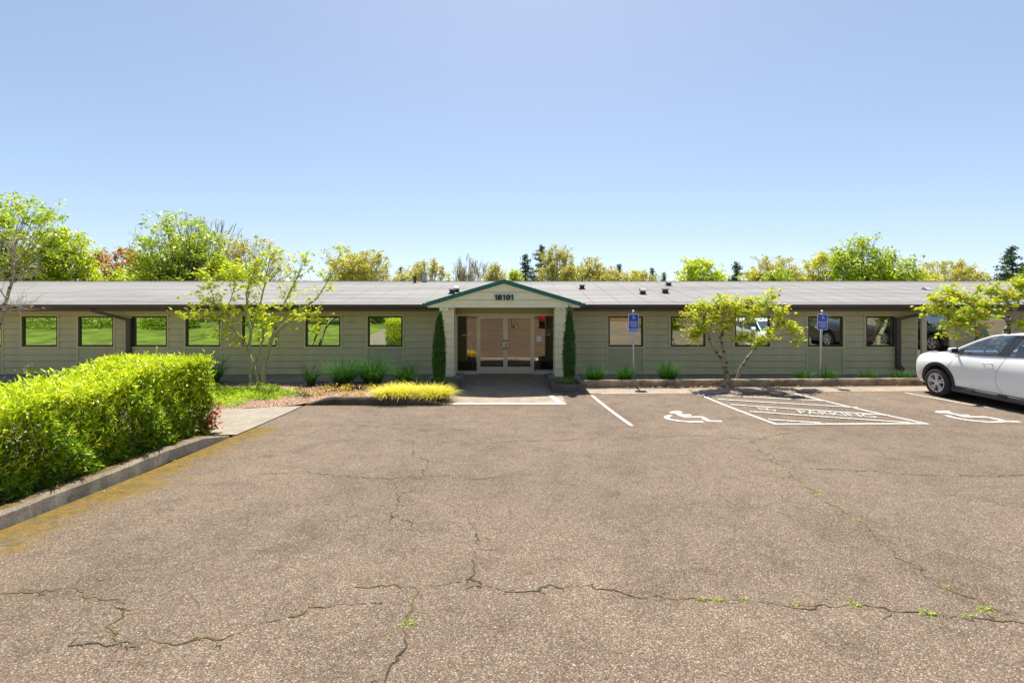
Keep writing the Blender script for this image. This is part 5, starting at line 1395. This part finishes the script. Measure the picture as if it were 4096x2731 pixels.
# red japanese maple sapling at the hedge end
def sapling():
    p=G(838,1742); p=Vector((-5.55,8.75,zlot(0,8.75)+.07)); rn=np.random.RandomState(9); rng=random.Random(9)
    root=empty('maple_sapling',p); tag(root,'small red and orange maple sapling at the end of the hedge','shrub'); mb=MB(); T=[]
    for k in range(16):
        a=rng.uniform(0,6.28); d=Vector((math.cos(a)*.32+.10,math.sin(a)*.3,1)).normalized(); L=rng.uniform(.25,.58); pts=[Vector((0,0,0))+d*L*i/4+Vector((rng.gauss(0,.015),rng.gauss(0,.015),0)) for i in range(5)]
        mb.tube(pts,[.006,.005,.004,.003,.002],4); T+= [list(q) for q in pts[1:]]
    mb.build('stems',M['barkd'],root); T=np.array(T); idx=rn.randint(0,len(T),330); pos=T[idx]+rn.randn(330,3)*np.array([.07,.07,.05])
    V=leaves(pos,.036*np.ones(330),'maple',.8,rn); np_mesh('foliage',V,10,M['l_redmaple'],root)
sapling()
# ground cover and mulch chips
def scatter_poly(rn,n,x0,x1,y0,y1,test):
    x=rn.uniform(x0,x1,n*3); y=rn.uniform(y0,y1,n*3); k=test(x,y); x=x[k][:n]; y=y[k][:n]; return x,y
rn=np.random.RandomState(14)
def gc_test(x,y):
    e=-5.95-.95*(y-11.3)/3.2*0
    edge=-6.15+.35*np.sin(y*2.1)+.22*np.sin(y*5)-(np.abs(y-12.9)*.35)
    return (x<edge)&(y>11.45)&(y<14.25-.1*np.sin(x*3))
x,y=scatter_poly(rn,34000,-13,-5.6,11.3,14.4,gc_test)
hgt=.08+.09*(np.sin(x*4)*np.sin(y*5)+1)/1
z=np.array([zbed(a,b) for a,b in zip(x,y)])+hgt*rn.rand(len(x))
V=leaves(np.stack([x,y,z],1),.026*np.ones(len(x)),'leaf',.6,rn); o=np_mesh('ground_cover',V,6,M['l_vinca']); tag(o,'bright green periwinkle ground cover beside the path','ground cover',kind='stuff')
x,y=scatter_poly(rn,12000,-9,-1.9,11.3,15.3,lambda x,y:(~gc_test(x,y))&(y>np.array([ybed(q) for q in x])+.04))
z=np.array([zbed(a,b) for a,b in zip(x,y)])+.006+.012*rn.rand(len(x))
V=leaves(np.stack([x,y,z],1),.022*np.ones(len(x)),'dia',1.6,rn); o=np_mesh('mulch_chips',V,4,M['chip']); tag(o,'reddish bark mulch chips covering the planting bed','mulch',kind='stuff')
# fallen leaves along the right kerb
x=np.concatenate([rn.uniform(3.3,6.2,130),rn.normal(5.6,.5,60),rn.uniform(2.2,12,40)]); y=14.18-np.abs(rn.randn(len(x)))*.06
z=np.array([zlot(a,b) for a,b in zip(x,y)])+.012+.02*rn.rand(len(x)); V=leaves(np.stack([x,y,z],1),.028*np.ones(len(x)),'dia',1.2,rn); o=np_mesh('fallen_leaves',V,4,M['l_dry']); tag(o,'dry orange leaves gathered along the foot of the right kerb','leaf litter',kind='stuff')

def clump(name,label,cat,x,y,z,rad,hgt,n,m,seed,droop=.6,lean=.6,width=.008,group=None,flat=1.0,vmat=None):
    rn=np.random.RandomState(seed); root_o=(x,y,z)
    a=rn.uniform(0,2*np.pi,n); r=rad*.35*np.sqrt(rn.rand(n)); base=np.stack([r*np.cos(a),r*np.sin(a)*flat,np.zeros(n)],1)
    a2=a+rn.randn(n)*.7; le=lean*np.sqrt(rn.rand(n)); d=unit(np.stack([np.cos(a2)*le,np.sin(a2)*le,np.ones(n)],1))
    L=hgt*(.6+.6*rn.rand(n)); Q=blades(base,d,L,width*np.ones(n),droop*(.4+.9*rn.rand(n)),5,rn)
    # weld each blade's segments so the colour varies per blade: emit as strips
    ns=5; V=Q.reshape(ns,n,4,3)
    vs=[];fs=[]
    A=np.concatenate([V[0,:,0:1],V[:,:,3].transpose(1,0,2)],1); B=np.concatenate([V[0,:,1:2],V[:,:,2].transpose(1,0,2)],1)   # (n,ns+1,3)
    allv=np.concatenate([A,B],1).reshape(-1,3); k=2*(ns+1)
    base_i=(np.arange(n)*k)[:,None,None]; q=np.array([[i,i+ns+1,i+ns+2,i+1] for i in range(ns)])[None]; F_=(base_i+q).reshape(-1,4)
    me=bpy.data.meshes.new(name); me.vertices.add(len(allv)); me.vertices.foreach_set('co',allv.astype(np.float32).reshape(-1))
    me.loops.add(F_.size); me.loops.foreach_set('vertex_index',F_.astype(np.int32).reshape(-1)); me.polygons.add(len(F_)); me.polygons.foreach_set('loop_start',np.arange(0,F_.size,4,dtype=np.int32))
    me.materials.append(m); me.update(calc_edges=True); me.validate()
    o=link_mesh(name,me,None,root_o); tag(o,label,cat,group); return o
# green grasses left of the door and right behind the kerb
GL=[(845,1500,15.2,.50,.75,380,'dark green grass clump half hidden behind the hedge end'),
    (1245,1540,15.1,.22,.62,130,'thin upright grass tuft on the mulch right of the tall maple'),
    (1375,1545,14.6,.55,.78,650,'large arching green grass clump, left of the pair below the seventh window'),
    (1490,1545,14.6,.50,.85,600,'tall arching green grass clump left of the golden grass'),
    (1620,1530,14.9,.45,.62,450,'green grass clump between the golden grass and the left cypress')]
for i,(px,py,yy,rd,hg,n,lb) in enumerate(GL):
    p=P(px,py,yy); clump('grass_clump',lb,'grass clump',p.x,yy,zbed(p.x,yy)-.01,rd,hg*1.55,int(n*1.1),M['l_grass'],100+i,.6,.45,.014)
GR=[(2378,.50,.46,520,'green grass clump just right of the right-hand planter'),(2500,.42,.45,420,'green grass clump at the foot of the van accessible sign'),(2672,.42,.58,480,'upright green grass clump between the van accessible sign and the small maple'),
    (3215,.36,.36,300,'green grass clump just left of the leaning blue sign'),(3305,.42,.40,320,'green grass clump just right of the leaning blue sign'),(3470,.32,.36,280,'green grass clump under the narrow right-hand window'),(3600,.42,.36,360,'green grass clump at the foot of the right downspout')]
for i,(px,rd,hg,n,lb) in enumerate(GR):
    yy=14.72; clump('grass_clump',lb,'grass clump',(px-2048)*yy/F,yy,.05,rd,hg*1.55,int(n*.9),M['l_grass'],200+i,.45,.42,.013)
# golden grass mound: overlapping crowns of one planting
def hak():
    rn=np.random.RandomState(77); parts=[]
    root=empty('golden_grass',(-2.5,13.1,.08)); tag(root,'low mound of golden yellow ornamental grass behind the ramped kerb','ornamental grass')
    for k in range(26):
        xx=rn.uniform(-3.45,-1.75); yy=rn.uniform(12.15,13.7)
        if xx>-2.0: yy=rn.uniform(12.15,12.9)
        o=clump('grass_tuft','x','x',xx+2.5,yy-13.1,zbed(xx,yy)-.09,.5,.44,230,M['l_hak'],300+k,.7,.95,.014); o.parent=root
        for kk in ('label','category'): del o[kk]
hak()
# small sprouting perennials
PL=['yellowish sprout nearest the tall maple at the back of the mulch','orange sprouting perennial above the left ramp of the dark kerb','small pale orange sprout just behind the thin grass tuft','yellow sprouting perennial left of the first arching grass clump','broad orange sprout in front of the first arching grass clump','yellow-orange sprout between the two big grass clumps','yellow sprout tucked against the second arching grass clump','tiny yellow sprout right behind the straight part of the dark kerb','yellow-green perennial touching the left edge of the golden grass','little yellow-green sprout at the front of the mulch, close to the kerb']
for i,(px,py,s) in enumerate([(1200,1553,.12),(1240,1572,.15),(1275,1560,.11),(1305,1545,.14),(1330,1565,.16),(1378,1560,.13),(1395,1548,.14),(1440,1580,.09),(1480,1555,.15),(1385,1580,.07)]):
    yy=13.5-(py-1553)*.035; p=P(px,py,yy); rn=np.random.RandomState(400+i); n=90
    pos=rn.randn(n,3)*np.array([s*.55,s*.55,s*.22])+np.array([0,0,s*.75]); pos[:,2]=np.abs(pos[:,2])
    V=leaves(pos*1.25,.034*np.ones(n),'leaf',.5,rn); o=np_mesh('perennial',V,6,M['l_sprout']); o.location=(p.x,yy,zbed(p.x,yy)); tag(o,PL[i],'plant','sprouting perennials on the mulch')
# broad-leaved weed by the wall behind the hedge
rn=np.random.RandomState(432); n=160; V=leaves(rn.randn(n,3)*np.array([.16,.10,.10])+np.array([0,0,.3]),.05*np.ones(n),'leaf',.6,rn); o=np_mesh('leafy_plant',V,6,M['l_green2']); o.location=(-15.1,15.2,.05); tag(o,'leafy green plant against the wall seen over the hedge','plant')
# columnar cypresses in the planters
def cypress(px,y,ztop_,w_,label,seed):
    rn=np.random.RandomState(seed); x=(px-2048)*y/F; root=empty('cypress_tree',(x,y,.16)); tag(root,label,'tree'); h=ztop_-.16
    q=MB(); q.tube([(0,0,0),(0,0,h*.5),(0,0,h*.9)],[.03,.02,.006],7); q.build('trunk',M['barkd'],root)
    n=9500; t=rn.rand(n)**.85; a=rn.uniform(0,6.28,n); rr_=w_/2*(np.sin(np.clip(t*.93+.07,0,1)*np.pi)**.5*(1-t*.55))*(.5+.65*rn.rand(n)**1.5); rr_=rr_*(1+.12*np.sin(a*3+t*9))
    pos=np.stack([np.cos(a)*rr_+.03*t,np.sin(a)*rr_,h*t*.97],1); ax=np.stack([np.cos(a)*.25,np.sin(a)*.25,np.ones(n)],1)
    nrm=unit(rn.randn(n,3)+np.stack([np.cos(a),np.sin(a),np.zeros(n)],1)*1.5); tt=unit(ax+rn.randn(n,3)*.18); tt=unit(tt-nrm*np.sum(tt*nrm,1,keepdims=True)); b=np.cross(nrm,tt)
    s=(.036+.034*rn.rand(n))[:,None,None]; S=np.array([(-1,0,0),(0,.16,0),(1,0,0),(0,-.16,0)]); V=pos[:,None]+s*(S[None,:,0:1]*tt[:,None]+S[None,:,1:2]*b[:,None])
    k=900; a=rn.uniform(0,6.28,k); t=rn.rand(k); r_=w_/2*(np.sin(np.clip(t*.93+.07,0,1)*np.pi)**.5*(1-t*.55)); cx_=np.stack([np.cos(a)*r_+.03*t,np.sin(a)*r_,h*t],1); dv=unit(np.stack([np.cos(a)*.5,np.sin(a)*.5,np.ones(k)],1)+rn.randn(k,3)*.15); L_=.05+.09*rn.rand(k)
    mm=10; pp=(cx_[:,None]+dv[:,None]*(L_[:,None]*rn.rand(k,mm))[:,:,None]).reshape(-1,3); dd=np.repeat(dv,mm,0); nn_=unit(rn.randn(k*mm,3)); tt2=unit(dd+rn.randn(k*mm,3)*.3); tt2=unit(tt2-nn_*np.sum(tt2*nn_,1,keepdims=True)); b2=np.cross(nn_,tt2); s2=(.014+.012*rn.rand(k*mm))[:,None,None]
    V=np.concatenate([V,pp[:,None]+s2*(S[None,:,0:1]*tt2[:,None]+2*S[None,:,1:2]*b2[:,None])])
    np_mesh('crown',V,4,M['l_cyp'],root); return root
cypress(1755,14.15,2.20,.43,'slim dark cypress in front of the left porch column',61)
cypress(2275,14.15,2.38,.40,'slim dark cypress in front of the right porch column',62)
def lowshrub(x,y,z,rx,ry,h,label,seed,n=900):
    rn=np.random.RandomState(seed); pos=rn.randn(n,3)*np.array([rx*.5,ry*.5,h*.25])+np.array([0,0,h*.55]); pos[:,2]=np.clip(pos[:,2],.01,h*1.2)
    k=(np.abs(pos[:,0])<rx*1.05)&(np.abs(pos[:,1])<ry*1.05); pos=pos[k]
    V=leaves(pos,.020*np.ones(len(pos)),'leaf',.6,rn); o=np_mesh('low_shrub',V,6,M['l_shrub']); o.location=(x,y,z); tag(o,label,'shrub')
lowshrub(1.55,13.85,.15,.34,.26,.22,'low green shrub with pale tips filling the right-hand planter',71,1300)
lowshrub(-2.0,14.0,.15,.42,.26,.24,'low green shrub with pale tips around the left cypress',72,1300)
# weeds in the cracks
rng=random.Random(17)
wk=[(1800,1078),(1775,1045),(1880,1138),(1925,1160),(1970,1195),(2175,1348),(2225,1415),(2265,1402),(2135,1412),(1965,1392),(1830,1385),(1650,1380),(1712,1378),(938,1435),(1615,1376),(1345,937),(1330,937),(1795,1000),(1690,998)]
wm=None
WL=['weed at the upper bend of the diagonal crack on the right','weed high on the diagonal crack, below the hatched aisle','weed halfway down the diagonal crack','weed just below the middle of the diagonal crack','weed on the lower middle of the diagonal crack','weed low on the diagonal crack near its end','weed on the long cross crack near the right edge','weed where the diagonal crack nears the long cross crack','weed on the long cross crack left of the right-hand junction','bright weed on the long cross crack at its right third','weed on the long cross crack right of its middle','weed on the long cross crack at its middle','weed on the cross crack beside the middle one','lone weed on the short crack that runs to the bottom edge','smallest weed on the middle of the cross crack','weed right of the entrance apron, nearer the first painted line','weed right of the entrance apron, nearer the door','weed in the faint crack right of the hatched aisle corner','weed in the faint crack below the hatched aisle']
for i,(a,b) in enumerate(wk):
    p=G(a*1.7415,b*1.7415); 
    if wm is None:
        rn=np.random.RandomState(500); n=60; pos=rn.randn(n,3)*np.array([.05,.028,.006])+np.array([0,0,.012]); V=leaves(pos,.012*np.ones(n),'leaf',.9,rn); wm=np_mesh('weed_tuft',V,6,M['l_vinca']); o=wm
    else: o=wm.copy(); COL.objects.link(o)
    o.location=p; o.rotation_euler=(0,0,rng.uniform(-.4,.4)); sc=rng.uniform(.35,.75)*(1 if p.y<8 else .9); o.scale=(sc,sc,sc); tag(o,WL[i],'weed','weeds in the asphalt cracks')
# trench drain cover
q=MB()
for k in range(28): 
    x=2.45+k*.118; q.box(x,x+.10,13.25,13.30,zlot(x,13.3)-.02,zlot(x,13.3)+.010)
tag(q.build('trench_drain',M['galv']),'narrow slotted drain grate at the edge of the concrete gutter strip','drain')

# ------------------------------------------------------------------ trees beyond the building
def bt(px0,px1,ptop,y,kind,label,seed,**kw):
    x=((px0+px1)/2-2048)*y/F; wd=(px1-px0)*y/F; zt=H+(1207-ptop)*y/F
    G_='trees beyond the roof'
    if kind=='con': return conifer(label,G_,x,y,zt,wd,seed)
    dflt={'green':dict(matl=M['l_green2'],bark=M['barkd'],nleaf=8500,lsize=.12,mx=4,clump=.30,dome=.45),
          'bright':dict(matl=M['l_green'],bark=M['barkd'],nleaf=7500,lsize=.12,mx=4,clump=.30,dome=.5),
          'gold':dict(matl=M['l_gold'],bark=M['barkpale'],nleaf=8500,lsize=.085,mx=5,clump=.22,nch=(3,4),spread=.6,up=.2,twig=.01),
          'yg':dict(matl=M['l_yg'],bark=M['barkd'],nleaf=8500,lsize=.10,mx=4,clump=.26),
          'rust':dict(matl=M['l_rust'],bark=M['barkd'],nleaf=9500,lsize=.10,mx=5,clump=.24,nch=(3,4),spread=.65,twig=.01),
          'bare':dict(matl=M['l_gold'],bark=M['barkpale'],nleaf=1100,lsize=.06,mx=5,clump=.15,nch=(3,4),spread=.55,up=.3,twig=.014)}[kind]
    dflt.update(kw)
    return tree({'green':'broadleaf_tree','bright':'broadleaf_tree','gold':'budding_tree','yg':'broadleaf_tree','rust':'rust_leaved_tree','bare':'bare_tree'}[kind],label,'tree',G_,x,y,zt,wd,seed=seed,**dflt)
bt(-260,250,765,34,'green','tall dense green tree at the far left above the roof',1,nleaf=8500,lsize=.13)
bt(-120,150,960,33,'bright','lighter green tree low in front of the tallest left tree',22,nleaf=5500)
bt(170,375,900,36,'bright','green tree just right of the tallest left tree',2,nleaf=5500)
bt(330,640,985,41,'rust','rust brown tree between the left green trees',3,nleaf=14000)
bt(430,560,1072,37,'bright','small green tree low in front of the rust brown tree',23,nleaf=7000)
bt(540,930,850,34,'green','large green tree with dark limbs behind the tall left maple',4,nleaf=7500,spread=.85,dome=.3)
bt(560,800,1000,36,'bright','green bushy tree low behind the large left green tree',24,nleaf=8000)
bt(640,1010,838,40,'bare','bare twiggy tree rising behind the large left green tree',5)
bt(850,1160,930,40,'gold','thin golden budding tree right of the large left green tree',6,nleaf=6000)
bt(800,1010,1040,36,'bright','low green tree behind the crown of the tall left maple',25,nleaf=8000)
bt(1310,1590,985,42,'gold','round golden tree standing alone left of the entrance gable',7,nleaf=13000)
bt(1588,1618,1070,60,'con','tiny dark spire tree right of the round golden tree',8)
bt(1620,1810,1025,48,'gold','golden budding tree left of the bare tree near the gable',9,nleaf=9500)
bt(1790,1930,1005,50,'bare','bare grey tree just left of the gable peak',10)
bt(1920,2040,1048,52,'gold','pale budding tree directly above the gable peak',11,nleaf=4500)
bt(2025,2090,1072,50,'bright','small bright green tree right of the gable peak',12,nleaf=3500)
bt(2040,2165,1018,55,'con','shorter dark conifer of the pair right of the gable peak',13)
bt(2090,2235,982,56,'con','taller dark conifer of the pair right of the gable peak',14)
bt(2160,2310,975,50,'gold','tall golden tree right of the dark conifers',15,nleaf=9500)
bt(2290,2460,1020,50,'gold','golden tree above the left roof vent on the right side',16,nleaf=8500)
bt(2440,2510,1058,64,'con','dark pointed conifer between the golden trees',17)
bt(2480,2600,1078,55,'yg','low yellow green tree left of the two small grey conifers',18,nleaf=6000)
bt(2585,2630,1072,70,'con','left one of two small grey conifers near the sky gap',19)
bt(2635,2675,1090,70,'con','right one of two small grey conifers near the sky gap',20)
bt(2700,2905,1030,44,'bright','rounded bright green tree right of the sky gap',31,nleaf=14000)
bt(2875,3015,1050,52,'con','dark pine right of the rounded bright green tree',32)
bt(3000,3220,1015,48,'gold','golden budding tree right of the dark pine',33,nleaf=11000)
bt(2960,3080,1078,46,'yg','low yellow green tree below the golden tree',36,nleaf=6000)
bt(3200,3350,1008,46,'yg','yellow green tree left of the tallest right tree',34,nleaf=9000)
bt(3325,3560,935,36,'green','tallest green tree on the right, above the leaning sign',35,nleaf=6000,dome=.3)
bt(3480,3690,985,36,'green','spreading green tree right of the tallest right tree',37,nleaf=5200,spread=.9,dome=.25)
bt(3600,3760,1080,46,'yg','low golden green tree beside the spreading green tree',38,nleaf=7000)
bt(3640,3930,1035,50,'gold','broad pale golden tree near the right edge',39,nleaf=13000)
bt(3960,4140,985,44,'con','blue-grey conifer at the right edge',40)
bt(4050,4260,1060,42,'green','green tree cut off by the right edge',42,nleaf=9000)
bt(2230,2330,1062,47,'gold','small golden tree filling the gap left of the right roof vents',43,nleaf=5000)
bt(2380,2530,1070,47,'gold','low golden tree in front of the dark pointed conifer',44,nleaf=6000)
bt(2520,2640,1082,50,'gold','low golden thicket tree behind the cluster of roof vents',45,nleaf=4500)
bt(3060,3180,1070,42,'green','dark green bush tree showing between the golden trees on the right',46,nleaf=4500)
bt(1560,1660,1080,47,'gold','low golden tree beside the tiny spire tree',47,nleaf=4000)
# trees and shrub on the lawn that the windows mirror
def mt(x,y,zt,wd,kind,label,seed,n):
    z=zlawn(x,y) if x<-9.2 else .5
    tree('lawn_tree',label,'tree',None,x,y,zt+z,wd,M['l_green' if kind else 'l_gold'],M['barkd'],nleaf=n,lsize=.10,seed=seed,z0=z-.1)
mt(-15,-3,5,4,1,'leafy lawn tree mirrored in the windows left of the tall maple',81,5000)
mt(-22,-2,6,5,1,'leafy lawn tree mirrored in the leftmost windows',82,6000)
mt(-11,-5,4.5,3,0,'slender lawn tree mirrored in the window left of the entrance',83,1200)
rn=np.random.RandomState(90); n=6000; a=unit(rn.randn(n,3))*np.array([1.4,1.1,1.2])*(.75+.3*rn.rand(n,1)); o=np_mesh('rhododendron',leaves(a,.05*np.ones(n),'leaf',.5,rn),6,[M['l_hedge'],M['flower']],midx=(rn.rand(n)<.25).astype(int)); o.location=(13.2,-3.4,1.5); tag(o,'red flowering shrub mirrored in the window behind the small maple','shrub')

for i,(x,y,sx,sy,sz,lb) in enumerate([(-30.5,1.6,4,1.2,1.3,'dark shrub bank on the lawn mirrored in the leftmost window'),(-23.5,1.0,1.8,1.2,1.1,'dark shrub bank on the lawn mirrored in the third window from the left'),(-17.5,-1,2.0,1.2,1.1,'shrub on the lawn mirrored in the window behind the tall maple'),(-12.2,-6,1.5,1.0,.7,'low shrub on the lawn mirrored in the window left of the entrance')]):
    n=5000; a=unit(rn.randn(n,3))*np.array([sx,sy,sz])*(.7+.35*rn.rand(n,1)); o=np_mesh('lawn_shrub',leaves(a,.10*np.ones(n),'leaf',.5,rn),6,M['l_hedge']); o.location=(x,y,zlawn(x,y)+sz*.3); tag(o,lb,'shrub')

x=rn.uniform(-4.9,12,260); y=rn.uniform(2.4,13.1,260); y[:110]=rn.uniform(2.4,8.6,110); x[:110]=-5.05+np.abs(rn.randn(110))*.25
z=np.array([zlot(a,b) for a,b in zip(x,y)])+.008; V=leaves(np.stack([x,y,z],1),.011*np.ones(260),'dia',2.2,rn); o=np_mesh('leaf_litter',V,4,M['l_dry']); tag(o,'tiny dry leaf and twig scraps scattered over the asphalt','leaf litter',kind='stuff')
